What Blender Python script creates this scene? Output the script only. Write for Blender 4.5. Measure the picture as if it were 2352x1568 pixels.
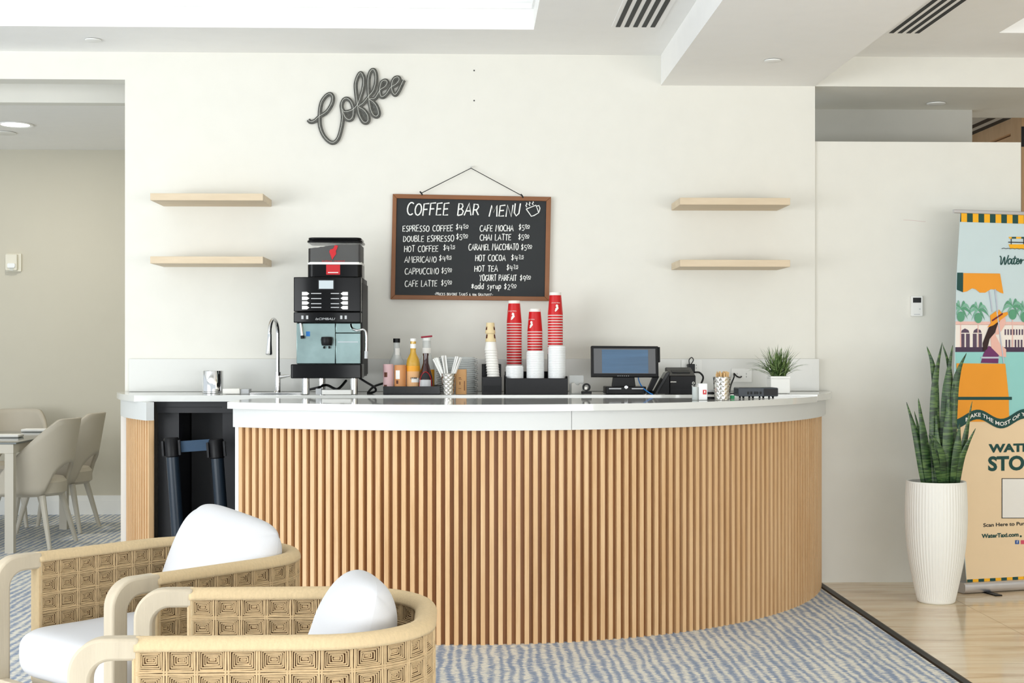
import bpy, bmesh, math, random
from mathutils import Vector, Matrix
random.seed(7)
PI = math.pi
for o in list(bpy.data.objects): bpy.data.objects.remove(o)
C = bpy.context.scene.collection
SC = bpy.context.scene

# ---------------------------------------------------------------- camera, sky, lights
W, H = 2352, 1568
F, PX, PY, EYE = 3200.0, 1176.0, 800.0, 1.315      # focal length and horizon in pixels, eye height in metres
TH = math.atan(0.030)                               # the camera looks slightly right of the wall's normal
cam = bpy.data.cameras.new('camera'); camo = bpy.data.objects.new('camera', cam); C.objects.link(camo)
camo.location = (0, 0, EYE); camo.rotation_euler = (PI/2, 0, -TH)
cam.sensor_width = 36; cam.lens = F/W*36; cam.shift_y = (PY-H/2)/W; cam.clip_start = 0.05
SC.camera = camo
SC.view_settings.view_transform = 'Standard'; SC.view_settings.look = 'None'
SC.view_settings.gamma = 1; SC.view_settings.exposure = 0.0; SC.view_settings.use_curve_mapping = False
wd = bpy.data.worlds.new('sky'); SC.world = wd; wd.use_nodes = True
bgn = wd.node_tree.nodes['Background']; bgn.inputs[0].default_value = (0.86, 0.94, 1.0, 1); bgn.inputs[1].default_value = 1.0
def area(name, loc, target, sx, sy, power, col=(1, 1, 1)):
    l = bpy.data.lights.new(name, 'AREA'); l.shape = 'RECTANGLE'; l.size = sx; l.size_y = sy; l.energy = power; l.color = col
    o = bpy.data.objects.new(name, l); C.objects.link(o); o.location = loc
    o.rotation_euler = (Vector(target)-Vector(loc)).to_track_quat('-Z', 'Y').to_euler(); return o
area('window_daylight', (-5.6, 1.2, 1.2), (0.2, 7.0, 4.2), 4.5, 2.2, 275, (0.95, 0.98, 1.0))
area('front_window_daylight', (2.9, -2.2, 1.0), (2.2, 7.0, 10.0), 6.4, 2.0, 320, (0.97, 0.99, 1.0))

# ---------------------------------------------------------------- helpers
def ray(px, py):
    xc = (px-PX)/F
    return Vector((xc*math.cos(TH)+math.sin(TH), math.cos(TH)-xc*math.sin(TH), -(py-PY)/F))
def onY(px, py, Y):
    d = ray(px, py); return Vector((0, 0, EYE)) + d*(Y/d.y)
def onZ(px, py, z):
    d = ray(px, py); return Vector((0, 0, EYE)) + d*((z-EYE)/d.z)
def onP(px, py, p, n):
    d = ray(px, py); o = Vector((0, 0, EYE)); return o + d*((Vector(p)-o).dot(n)/d.dot(n))
def mpp(Y): return Y/F                                 # metres per pixel at a depth
def L(r, g, b):
    f = lambda c: (c/255/12.92) if c/255 <= .04045 else ((c/255+.055)/1.055)**2.4
    return (f(r), f(g), f(b), 1)

MATS = {}
def mat(name, col, rough=.5, metal=0, spec=.5, alpha=1, trans=0, ior=1.45, emit=None, coat=0, bump=None, var=None):
    if name in MATS: return MATS[name]
    m = bpy.data.materials.new(name); m.use_nodes = True; nt = m.node_tree; b = nt.nodes['Principled BSDF']
    b.inputs['Base Color'].default_value = col; b.inputs['Roughness'].default_value = rough; b.inputs['Metallic'].default_value = metal
    b.inputs['Specular IOR Level'].default_value = spec; b.inputs['Alpha'].default_value = alpha
    b.inputs['Transmission Weight'].default_value = trans; b.inputs['IOR'].default_value = ior; b.inputs['Coat Weight'].default_value = coat
    if emit: b.inputs['Emission Color'].default_value = emit[0]; b.inputs['Emission Strength'].default_value = emit[1]
    tc = nt.nodes.new('ShaderNodeTexCoord')
    n = nt.nodes.new('ShaderNodeTexNoise'); mp = nt.nodes.new('ShaderNodeMapping')
    nt.links.new(tc.outputs['Object'], mp.inputs[0]); nt.links.new(mp.outputs[0], n.inputs['Vector'])
    sc, amt = var[0], var[1]
    if var and len(var) > 2: mp.inputs['Scale'].default_value = var[2]
    n.inputs['Scale'].default_value = sc; n.inputs['Detail'].default_value = 4
    mx = nt.nodes.new('ShaderNodeMix'); mx.data_type = 'RGBA'
    mx.inputs[6].default_value = tuple(c*(1-amt) for c in col[:3])+(1,); mx.inputs[7].default_value = tuple(min(1, c*(1+amt)) for c in col[:3])+(1,)
    nt.links.new(n.outputs[0], mx.inputs[0]); nt.links.new(mx.outputs[2], b.inputs['Base Color'])
    if bump:
        bn = nt.nodes.new('ShaderNodeTexNoise'); bn.inputs['Scale'].default_value = bump[0]; bn.inputs['Detail'].default_value = 3
        if len(bump) > 2:
            m2 = nt.nodes.new('ShaderNodeMapping'); m2.inputs['Scale'].default_value = bump[2]
            nt.links.new(tc.outputs['Object'], m2.inputs[0]); nt.links.new(m2.outputs[0], bn.inputs['Vector'])
        else: nt.links.new(tc.outputs['Object'], bn.inputs['Vector'])
        bu = nt.nodes.new('ShaderNodeBump'); bu.inputs['Strength'].default_value = bump[1]; bu.inputs['Distance'].default_value = .002
        nt.links.new(bn.outputs[0], bu.inputs['Height']); nt.links.new(bu.outputs[0], b.inputs['Normal'])
    MATS[name] = m; return m
def M(name, rgb, rough=.5, **k):
    k.setdefault('var', (8, .03)); return mat(name, L(*rgb), rough, **k)

wall_m = M('wall paint', (231, 229, 220), .85, bump=(400, .05))
ceil_m = M('ceiling paint', (250, 249, 246), .9)
tray_lit_m = M('tray lit white', (252, 252, 250), .9, var=(5, .005))  # whiter than the ceiling paint, so the colour carries the tray's brighter light
beige_m = M('beige wallpaper', (203, 198, 182), .9, bump=(300, .1), var=(3, .03))
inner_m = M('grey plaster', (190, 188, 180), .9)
white_m = M('white lacquer', (238, 238, 234), .4, var=(5, .01))
quartz_m = M('white quartz', (224, 225, 221), .07, var=(3, .02), coat=.3)
splash_m = M('quartz splash', (218, 218, 213), .3, var=(3, .02))
fascia_m = M('fascia panel', (219, 221, 219), .35, var=(3, .01))
black_m = M('black laminate', (24, 24, 28), .45, var=(6, .2))
blackg_m = M('black gloss', (8, 8, 9), .2, var=(6, .2), spec=.2)
blackp_m = M('black plastic', (16, 16, 18), .4, var=(40, .2), spec=.25)
dgrey_m = M('dark grey plastic', (38, 38, 40), .5, var=(40, .1), spec=.3)
smoke_m = M('smoked plastic', (26, 28, 28), .2, alpha=.8, var=(9, .05))
steel_m = M('brushed steel', (200, 200, 198), .22, metal=1, var=(300, .06, (1, 1, .03)))
chrome_m = M('chrome', (225, 225, 225), .06, metal=1, var=(9, .01))
painted_mirror_m = M('steel with painted reflections', (150, 170, 167), .22, metal=1, var=(9, .35))  # teal tint and light-dark mottling imitate reflections in the colour
hammer_m = M('hammered steel', (215, 212, 205), .12, metal=1, var=(9, .02))
red_m = M('red paper', (205, 16, 22), .4, var=(9, .04))
redp_m = M('red plastic', (200, 20, 30), .35, var=(9, .04))
paper_m = M('white paper', (240, 238, 232), .6, var=(20, .015))
lid_m = M('white lid plastic', (236, 238, 238), .35, var=(9, .01))
tan_m = M('tan paper', (226, 205, 160), .6, var=(20, .04))
brown_m = M('brown print', (90, 45, 25), .6, var=(20, .1))
kraft_m = M('kraft paper', (190, 146, 98), .8, var=(40, .08))
glass_m = M('clear bottle', (240, 244, 240), .05, trans=1, ior=1.3, var=(5, .005))
plast_m = M('clear plastic', (225, 230, 228), .15, alpha=.38, var=(9, .02))
bin_m = M('clear hopper plastic', (225, 228, 226), .08, alpha=.09, var=(9, .02))
frost_m = M('frosted plastic', (215, 222, 220), .4, alpha=.7, var=(9, .02))
amber_m = M('amber syrup', (205, 160, 60), .1, var=(9, .1), coat=.5)
choc_m = M('chocolate sauce', (52, 18, 20), .15, var=(9, .1), coat=.5)
straw_m = M('straw paper', (242, 242, 238), .6, var=(20, .01))
stick_m = M('birch stick', (222, 186, 132), .7, var=(60, .12, (1, 1, .05)))
bean_m = M('coffee beans', (26, 20, 15), .5, var=(120, .6))
cream_m = M('cream plastic', (225, 221, 205), .5)
ink_m = M('black ink', (20, 24, 26), .6, var=(9, .05))
chalk_m = M('chalk marker', (244, 244, 240), .8, var=(60, .03))
slate_m = M('chalkboard', (30, 33, 35), .6, var=(4, .15))
frame_m = M('oak frame', (134, 84, 46), .45, var=(8, .18, (1, 1, 1)))
sign_m = M('grey washed metal', (84, 84, 79), .6, metal=.2, var=(70, .75), bump=(80, .4))
signl_m = M('pale sign line', (208, 208, 200), .5)
string_m = M('black cord', (22, 20, 20), .8)
cable_m = M('black cable', (16, 16, 18), .5)
blue_m = M('blue cable', (30, 120, 200), .5)
green_m = M('green plastic', (30, 150, 90), .5)
cushion_m = M('white canvas', (212, 212, 214), .9, bump=(500, .25), var=(6, .01))
cord_m = M('seagrass cord', (208, 180, 138), .85, var=(60, .22), bump=(700, .6))
wrap_m = M('cord wrap', (212, 188, 148), .85, var=(140, .14, (1, 1, .25)), bump=(300, .5))
shade_m = M('weave core', (92, 58, 30), .9, var=(60, .2))  # dark brown of cord in shadow, painted in for the weave gaps
chairw_m = M('washed oak', (198, 185, 162), .6, var=(30, .14, (1, 1, .12)), bump=(200, .3, (1, 1, .1)))
leather_m = M('greige leather', (190, 182, 166), .55, var=(9, .04))
greige_m = M('greige metal', (196, 190, 176), .5)
tglass_m = M('table glass', (70, 80, 78), .08, var=(9, .05))
pot_m = M('white ceramic', (240, 239, 232), .5, var=(6, .01))
soil_m = M('soil', (40, 32, 24), 1, var=(90, .4))
alu_m = M('silver aluminium', (205, 205, 210), .3, metal=.8)
stan_m = M('black stanchion', (30, 42, 54), .35, var=(8, .1))
belt_m = M('belt webbing', (48, 72, 96), .7, var=(90, .1))
screen_m = M('screen glass', (84, 85, 88), .15, var=(4, .05), emit=((.16, .17, .18, 1), .1))
screenb_m = M('screen image', (60, 90, 118), .15, var=(14, .35, (.2, 1, 3)), emit=((.05, .10, .18, 1), .3))
lcd_m = M('lcd', (176, 186, 190), .3, emit=((.5, .55, .58, 1), .3))
lamp_m = M('lit diffuser', (255, 255, 250), .5, emit=((1, .98, .94, 1), 9))
silverp_m = M('silver plastic', (190, 192, 194), .35)

def nodes(name, rough):
    m = bpy.data.materials.new(name); m.use_nodes = True; nt = m.node_tree; b = nt.nodes['Principled BSDF']; b.inputs['Roughness'].default_value = rough
    tc = nt.nodes.new('ShaderNodeTexCoord'); MATS[name] = m; return m, nt, b, tc
def nd(nt, t, **k):
    n = nt.nodes.new(t)
    for a, v in k.items(): setattr(n, a, v)
    return n
def noise(nt, vec, scale, mscale=(1, 1, 1), detail=3, dist=0, rot=0):
    mp = nd(nt, 'ShaderNodeMapping'); mp.inputs['Scale'].default_value = mscale; mp.inputs['Rotation'].default_value = (0, 0, rot)
    n = nd(nt, 'ShaderNodeTexNoise'); n.inputs['Scale'].default_value = scale; n.inputs['Detail'].default_value = detail; n.inputs['Distortion'].default_value = dist
    nt.links.new(vec, mp.inputs[0]); nt.links.new(mp.outputs[0], n.inputs['Vector']); return n.outputs[0]
def ramp(nt, fac, stops):
    r = nd(nt, 'ShaderNodeValToRGB'); e = r.color_ramp.elements
    while len(e) < len(stops): e.new(.5)
    for x, (p, c) in zip(e, stops): x.position = p; x.color = c
    nt.links.new(fac, r.inputs[0]); return r.outputs[0]
def math_(nt, op, a, b=None):
    n = nd(nt, 'ShaderNodeMath', operation=op)
    for i, v in enumerate((a, b)):
        if v is None: continue
        if isinstance(v, (int, float)): n.inputs[i].default_value = v
        else: nt.links.new(v, n.inputs[i])
    return n.outputs[0]
def mixc(nt, fac, a, b):
    mx = nd(nt, 'ShaderNodeMix', data_type='RGBA')
    for i, v in ((0, fac), (6, a), (7, b)):
        if isinstance(v, (int, float, tuple)): mx.inputs[i].default_value = v
        else: nt.links.new(v, mx.inputs[i])
    return mx.outputs[2]
def bump(nt, b, h, s=.5, d=.003):
    bu = nd(nt, 'ShaderNodeBump'); bu.inputs['Strength'].default_value = s; bu.inputs['Distance'].default_value = d
    nt.links.new(h, bu.inputs['Height']); nt.links.new(bu.outputs[0], b.inputs['Normal'])

carpet_m, nt, b, tc = nodes('carpet', .95)
v = tc.outputs['Object']
wv = nd(nt, 'ShaderNodeTexWave', wave_type='BANDS', bands_direction='X'); wv.inputs['Scale'].default_value = 7.4; wv.inputs['Distortion'].default_value = 4.5; wv.inputs['Detail'].default_value = 4; wv.inputs['Detail Scale'].default_value = 1.6
mpw = nd(nt, 'ShaderNodeMapping'); mpw.inputs['Scale'].default_value = (1, .3, 1); nt.links.new(v, mpw.inputs[0]); nt.links.new(mpw.outputs[0], wv.inputs['Vector'])
n1 = wv.outputs['Fac']
n2 = noise(nt, v, 1, (30, 190, 1), 3, .3); n4 = noise(nt, v, 1, (5, 3, 1), 2)
n3 = noise(nt, v, 1, (220, 260, 1), 2)
s = math_(nt, 'ADD', math_(nt, 'MULTIPLY', n1, .24), math_(nt, 'ADD', math_(nt, 'MULTIPLY', n2, 1.15), math_(nt, 'ADD', math_(nt, 'MULTIPLY', n3, .25), math_(nt, 'MULTIPLY', n4, .25))))
col = ramp(nt, s, [(.80, L(142, 158, 186)), (.92, L(168, 180, 198)), (.97, L(226, 223, 212)), (1.0, L(242, 239, 228))])
nt.links.new(col, b.inputs['Base Color']); bump(nt, b, n3, .6, .004)

stone_m, nt, b, tc = nodes('travertine', .12)
v = tc.outputs['Object']
a1 = noise(nt, v, 1, (1.6, 11, 1), 6, .6); a2 = noise(nt, v, 1, (5, 40, 1), 4)
st = math_(nt, 'ADD', math_(nt, 'MULTIPLY', a1, .75), math_(nt, 'MULTIPLY', a2, .25))
col = ramp(nt, st, [(.3, L(186, 156, 120)), (.46, L(226, 202, 168)), (.6, L(240, 224, 194)), (.75, L(212, 184, 146))])
br = nd(nt, 'ShaderNodeTexBrick'); br.offset = 0
mp = nd(nt, 'ShaderNodeMapping'); mp.inputs['Location'].default_value = (-1.95, -6.93, 0)
nt.links.new(v, mp.inputs[0]); nt.links.new(mp.outputs[0], br.inputs['Vector'])
br.inputs['Scale'].default_value = 1; br.inputs['Brick Width'].default_value = .59; br.inputs['Row Height'].default_value = .59
br.inputs['Mortar Size'].default_value = .0016; br.inputs['Mortar Smooth'].default_value = 0
br.inputs['Color1'].default_value = (0, 0, 0, 1); br.inputs['Color2'].default_value = (0, 0, 0, 1); br.inputs['Mortar'].default_value = (1, 1, 1, 1)
nt.links.new(mixc(nt, br.outputs['Color'], col, L(150, 122, 88)), b.inputs['Base Color'])

def wood(name, c1, c2, sc, rough=.5, fine=6):
    m, nt, b, tc = nodes(name, rough); v = tc.outputs['Object']
    g = noise(nt, v, 1, sc, 5, .4); h = noise(nt, v, 1, tuple(q*fine for q in sc), 3)
    s = math_(nt, 'ADD', math_(nt, 'MULTIPLY', g, .65), math_(nt, 'MULTIPLY', h, .35))
    nt.links.new(ramp(nt, s, [(.32, L(*c1)), (.68, L(*c2))]), b.inputs['Base Color']); bump(nt, b, h, .15, .001); return m
slat_m = wood('oak slat', (212, 168, 118), (234, 198, 152), (26, 26, 1.5))
back_m = wood('oak backing', (138, 90, 46), (162, 110, 62), (26, 26, 1.5))
shelf_m = wood('pale oak shelf', (206, 186, 156), (224, 206, 178), (1.6, 12, 40))
pillar_m = wood('tan wood panel', (200, 160, 116), (222, 184, 142), (16, 3, 1))
leaf_m, nt, b, tc = nodes('snake plant leaf', .4)
bd = noise(nt, tc.outputs['Object'], 1, (9, 9, 60), 3, 1.5)
nt.links.new(ramp(nt, bd, [(.36, L(22, 44, 24)), (.5, L(46, 78, 40)), (.62, L(88, 116, 62))]), b.inputs['Base Color'])
grass_m, nt, b, tc = nodes('grass leaf', .5)
bd = noise(nt, tc.outputs['Object'], 40, (1, 1, 1), 2)
nt.links.new(ramp(nt, bd, [(.3, L(40, 66, 28)), (.5, L(84, 112, 56)), (.68, L(160, 182, 122))]), b.inputs['Base Color'])

class MB:
    def __init__(s): s.v = []; s.f = []
    def add(s, vs, fs):
        n = len(s.v); s.v += [tuple(p) for p in vs]; s.f += [tuple(i+n for i in f) for f in fs]; return s
    def box(s, c, d, rot=None):
        hx, hy, hz = d[0]/2, d[1]/2, d[2]/2
        P = [Vector((x, y, z)) for z in (-hz, hz) for y in (-hy, hy) for x in (-hx, hx)]
        if rot is not None: P = [rot @ p for p in P]
        c = Vector(c)
        return s.add([p+c for p in P], [(0, 2, 3, 1), (4, 5, 7, 6), (0, 1, 5, 4), (2, 6, 7, 3), (0, 4, 6, 2), (1, 3, 7, 5)])
    def bb(s, x0, x1, y0, y1, z0, z1): return s.box(((x0+x1)/2, (y0+y1)/2, (z0+z1)/2), (x1-x0, y1-y0, z1-z0))
    def prism(s, poly, z0, z1, ax='z'):
        # poly is a list of 2-D points, extruded along an axis
        f = {'z': lambda a, b, t: (a, b, t), 'y': lambda a, b, t: (a, t, b), 'x': lambda a, b, t: (t, a, b)}[ax]
        n = len(poly); vs = [f(a, b, z0) for a, b in poly]+[f(a, b, z1) for a, b in poly]
        return s.add(vs, [tuple(range(n))[::-1], tuple(range(n, 2*n))]+[(i, (i+1) % n, n+(i+1) % n, n+i) for i in range(n)])
    def rbox(s, c, d, r, ax='z', seg=4):
        # box with four rounded edges along one axis
        i, j, k = {'z': (0, 1, 2), 'y': (0, 2, 1), 'x': (1, 2, 0)}[ax]
        w, h = d[i]/2-r, d[j]/2-r; poly = []
        for q, (sx, sy) in enumerate(((1, 1), (-1, 1), (-1, -1), (1, -1))):
            for t in range(seg+1):
                a = PI/2*(q+t/seg); poly.append((c[i]+sx*w+r*math.cos(a), c[j]+sy*h+r*math.sin(a)))
        return s.prism(poly, c[k]-d[k]/2, c[k]+d[k]/2, ax)
    def lathe(s, prof, c=(0, 0, 0), n=28, mod=None, cap=True):
        vs = []; fs = []; m = len(prof)
        for r, z in prof:
            for i in range(n):
                a = 2*PI*i/n; q = r if not mod else mod(r, z, a); vs.append((c[0]+q*math.cos(a), c[1]+q*math.sin(a), c[2]+z))
        for k in range(m-1):
            for i in range(n): fs.append((k*n+i, k*n+(i+1) % n, (k+1)*n+(i+1) % n, (k+1)*n+i))
        if cap:
            if prof[0][0] > 1e-6: fs.append(tuple(range(n))[::-1])
            if prof[-1][0] > 1e-6: fs.append(tuple(range((m-1)*n, m*n)))
        return s.add(vs, fs)
    def tube(s, pts, r, n=8, closed=False, sq=1.0, up=None):
        pts = [Vector(p) for p in pts]; m = len(pts); vs = []; fs = []; pu = None
        for i, p in enumerate(pts):
            if closed: t = pts[(i+1) % m]-pts[i-1]
            else: t = pts[min(i+1, m-1)]-pts[max(i-1, 0)]
            t = t.normalized() if t.length > 1e-9 else Vector((0, 0, 1))
            u = Vector(up) if up else (pu if pu else (Vector((0, 0, 1)) if abs(t.z) < .9 else Vector((1, 0, 0))))
            u = (u-t*u.dot(t))
            u = u.normalized() if u.length > 1e-6 else t.orthogonal().normalized()
            w = t.cross(u); pu = u; rr = r[i] if isinstance(r, (list, tuple)) else r
            for k in range(n):
                a = 2*PI*(k+.5)/n; vs.append(p+w*(rr*math.cos(a))+u*(rr*sq*math.sin(a)))
        for i in range(m if closed else m-1):
            j = (i+1) % m
            for k in range(n): fs.append((i*n+k, i*n+(k+1) % n, j*n+(k+1) % n, j*n+k))
        if not closed: fs += [tuple(range(n))[::-1], tuple(range((m-1)*n, m*n))]
        return s.add(vs, fs)
    def cyl(s, a, b, r, n=20): return s.tube([a, b], r if not isinstance(r, tuple) else list(r), n)
    def grid(s, fn, nu, nv, cu=False):
        vs = [fn(i/(nu if cu else nu-1), j/(nv-1)) for i in range(nu) for j in range(nv)]; fs = []
        for i in range(nu if cu else nu-1):
            for j in range(nv-1):
                k = (i+1) % nu; fs.append((i*nv+j, k*nv+j, k*nv+j+1, i*nv+j+1))
        return s.add(vs, fs)
    def build(s, name, m, parent=None, smooth=35, bevel=0, solid=0, sub=0, loc=None):
        me = bpy.data.meshes.new(name); me.from_pydata([tuple(p) for p in s.v], [], s.f); me.validate()
        bm = bmesh.new(); bm.from_mesh(me); bmesh.ops.recalc_face_normals(bm, faces=bm.faces); bm.to_mesh(me); bm.free()
        if smooth:
            for p in me.polygons: p.use_smooth = True
            me.set_sharp_from_angle(angle=math.radians(smooth))
        o = bpy.data.objects.new(name, me); C.objects.link(o); me.materials.append(m)
        if loc is not None: o.location = loc
        if parent: o.parent = parent
        if solid: q = o.modifiers.new('solid', 'SOLIDIFY'); q.thickness = solid; q.offset = 0
        if bevel: q = o.modifiers.new('bevel', 'BEVEL'); q.width = bevel; q.segments = 2; q.limit_method = 'ANGLE'
        if sub: q = o.modifiers.new('sub', 'SUBSURF'); q.levels = sub; q.render_levels = sub
        return o
def tag(o, label=None, cat=None, group=None, kind=None):
    if label: o['label'] = label
    if cat: o['category'] = cat
    if group: o['group'] = group
    if kind: o['kind'] = kind
    return o
def thing(name, label, cat, loc=(0, 0, 0), rz=0, group=None):
    o = bpy.data.objects.new(name, None); C.objects.link(o); o.location = loc; o.rotation_euler = (0, 0, rz); o.empty_display_size = .05
    return tag(o, label, cat, group)
def struct(o, label=None, cat=None): return tag(o, label, cat, kind='structure')
KIDS = {}
def copy_tree(o, loc, label=None, group=None, rz=None, rot=None):
    c = o.copy(); C.objects.link(c); c.location = loc
    if label: c['label'] = label
    if group: c['group'] = group
    if rz is not None: c.rotation_euler = (0, 0, rz)
    if rot is not None: c.rotation_euler = rot
    def kids(a, b):
        for ch in [q for q in bpy.data.objects if q.parent == a]:
            d = ch.copy(); C.objects.link(d); d.parent = b; kids(ch, d)
    kids(o, c); return c
def spline(pts, n=6, closed=False):
    pts = [Vector(p) for p in pts]; m = len(pts); out = []
    for i in range(m if closed else m-1):
        p0 = pts[i-1] if (i > 0 or closed) else pts[0]; p1 = pts[i]; p2 = pts[(i+1) % m]; p3 = pts[(i+2) % m] if (i+2 < m or closed) else pts[-1]
        for k in range(n):
            t = k/n; out.append(.5*((2*p1)+(p2-p0)*t+(2*p0-5*p1+4*p2-p3)*t*t+(3*p1-p0-3*p2+p3)*t**3))
    if not closed: out.append(pts[-1])
    return out

# hand-written stroke letters (x 0..w, y 0..1)
def arc(cx, cy, rx, ry, a0, a1, n=8): return [(cx+rx*math.cos(math.radians(a0+(a1-a0)*i/n)), cy+ry*math.sin(math.radians(a0+(a1-a0)*i/n))) for i in range(n+1)]
G = {
 'A': (.75, [[(0, 0), (.4, 1), (.72, 0)], [(.12, .36), (.62, .36)]]), 'B': (.62, [[(.05, 0), (.05, 1), (.42, .95), (.5, .75), (.38, .56), (.06, .52)], [(.38, .54), (.6, .35), (.5, .08), (.05, 0)]]),
 'C': (.68, [arc(.4, .5, .38, .5, 50, 310, 10)]), 'D': (.68, [[(.05, 0), (.05, 1), (.4, .9), (.64, .5), (.4, .08), (.05, 0)]]),
 'E': (.6, [[(.58, 1), (.05, .95), (.05, .02), (.58, .05)], [(.05, .5), (.5, .53)]]), 'F': (.58, [[(.6, 1), (.05, .96), (.05, 0)], [(.05, .5), (.48, .52)]]),
 'G': (.72, [arc(.4, .5, .38, .5, 50, 320, 10)+[(.7, .42), (.42, .42)]]), 'H': (.68, [[(.05, 1), (.05, 0)], [(.62, 1), (.62, 0)], [(.05, .5), (.62, .52)]]),
 'I': (.2, [[(.1, 1), (.1, 0)]]), 'L': (.55, [[(.05, 1), (.05, .03), (.52, .03)]]), 'M': (.85, [[(.02, 0), (.15, 1), (.42, .35), (.68, 1), (.82, 0)]]),
 'N': (.68, [[(.05, 0), (.06, 1), (.6, 0), (.64, 1)]]), 'O': (.72, [arc(.36, .5, .34, .5, 90, 450, 12)]), 'P': (.58, [[(.05, 0), (.05, 1), (.45, .95), (.55, .72), (.4, .48), (.05, .45)]]),
 'R': (.65, [[(.05, 0), (.05, 1), (.45, .95), (.55, .72), (.4, .5), (.05, .46)], [(.3, .47), (.64, 0)]]), 'S': (.58, [[(.54, .92), (.3, 1), (.08, .8), (.15, .58), (.45, .42), (.52, .2), (.3, 0), (.03, .1)]]),
 'T': (.62, [[(0, .98), (.62, 1)], [(.31, 1), (.31, 0)]]), 'U': (.66, [[(.05, 1), (.06, .25), (.3, 0), (.56, .2), (.6, 1)]]), 'X': (.6, [[(0, 1), (.6, 0)], [(0, 0), (.6, 1)]]),
 'Y': (.62, [[(0, 1), (.3, .5), (.62, 1)], [(.3, .5), (.22, 0)]]), 'V': (.6, [[(0, 1), (.3, 0), (.6, 1)]]),
 '0': (.58, [arc(.29, .5, .26, .5, 90, 450, 10)]), '1': (.25, [[(.12, 1), (.12, 0)]]), '2': (.58, [[(.05, .8), (.3, 1), (.5, .75), (.05, .02), (.56, .02)]]), '3': (.55, [[(.05, .9), (.35, 1), (.48, .76), (.2, .54), (.5, .3), (.32, 0), (.03, .1)]]),
 '4': (.6, [[(.12, 1), (.05, .45), (.58, .48)], [(.45, .9), (.42, 0)]]), '5': (.58, [[(.55, 1), (.12, .98), (.08, .55), (.4, .6), (.54, .3), (.35, 0), (.03, .08)]]),
 '8': (.56, [arc(.28, .75, .2, .25, -90, 270, 8), arc(.28, .26, .25, .26, 90, 450, 8)]), '9': (.55, [arc(.28, .7, .24, .3, 0, 360, 8)+[(.5, .4), (.36, 0)]]), '%': (.7, [[(.05, 0), (.65, 1)], arc(.15, .8, .12, .18, 0, 360, 6), arc(.55, .2, .12, .18, 0, 360, 6)]),
 '$': (.55, [[(.5, .78), (.28, .86), (.08, .7), (.45, .4), (.42, .2), (.25, .12), (.04, .24)], [(.3, 1.02), (.24, -.04)]]), '*': (.6, [[(.05, .25), (.55, .75)], [(.05, .75), (.55, .25)], [(.3, .1), (.3, .9)]]),
 'a': (.55, [arc(.26, .32, .22, .3, 60, 400, 8), [(.48, .62), (.48, .1), (.56, 0)]]), 'd': (.55, [arc(.26, .32, .22, .3, 60, 400, 8), [(.48, 1.0), (.48, 0)]]), 's': (.45, [[(.4, .58), (.2, .64), (.08, .48), (.38, .22), (.25, .0), (.03, .06)]]),
 'y': (.5, [[(.05, .6), (.22, .1)], [(.46, .62), (.12, -.4)]]), 'r': (.42, [[(.08, .6), (.1, 0)], [(.1, .42), (.24, .6), (.4, .55)]]), 'u': (.52, [[(.06, .6), (.1, .1), (.3, .02), (.44, .2), (.45, .6)], [(.45, .3), (.48, 0)]]),
 'p': (.52, [[(.08, .6), (.06, -.4)], arc(.28, .32, .2, .28, 150, -150, 8)]), 'l': (.2, [[(.1, 1), (.1, 0)]]), '-': (.5, [[(.08, .45), (.42, .48)]]), '&': (.6, [[(.55, 0), (.15, .75), (.28, .98), (.4, .75), (.05, .25), (.25, 0), (.55, .35)]]), ' ': (.45, []), '.': (.2, [[(.08, .02), (.12, .06)]]),
 'q': (.5, [])}
def strokes(mb, text, p0, p1, h, to3, r, jit=.04, track=.14, rnd=None, shear=0):
    # text from p0 to p1 (2-D plane points, baseline), cap height h, stroke radius r
    rnd = rnd or random.Random(hash(len(text))); tw = sum(G[c][0]+track for c in text)-track
    d = Vector(p1)-Vector(p0); ln = d.length; d.normalize(); nrm = Vector((-d.y, d.x)); k = ln/tw; x = 0
    for c in text:
        w, ss = G[c]; dy = rnd.uniform(-jit, jit); hs = 1+rnd.uniform(-jit, jit)*2
        for st in ss:
            pts = [Vector(p0)+d*((x+a+shear*bb)*k)+nrm*((bb*hs+dy)*h) for a, bb in st]
            mb.tube([to3(q.x, q.y) for q in pts], r, 5, sq=.5, up=to3.n)
        x += w+track
def font_mesh(mb, text, x0, z0, size, to3, width=None, shear=0, off=0):
    cu = bpy.data.curves.new('t', 'FONT'); cu.body = text; cu.size = size; cu.shear = shear; cu.offset = off; cu.resolution_u = 4
    o = bpy.data.objects.new('t', cu); C.objects.link(o); bpy.context.view_layer.update()
    me = o.evaluated_get(bpy.context.evaluated_depsgraph_get()).to_mesh()
    vs = [v.co.copy() for v in me.vertices]; fs = [tuple(p.vertices) for p in me.polygons]
    k = 1
    if width: k = width/max(1e-6, max(v.x for v in vs)-min(v.x for v in vs))
    mx = min(v.x for v in vs)
    mb.add([to3(x0+(v.x-mx)*k, z0+v.y) for v in vs], fs)
    bpy.data.objects.remove(o); bpy.data.curves.remove(cu)

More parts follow.
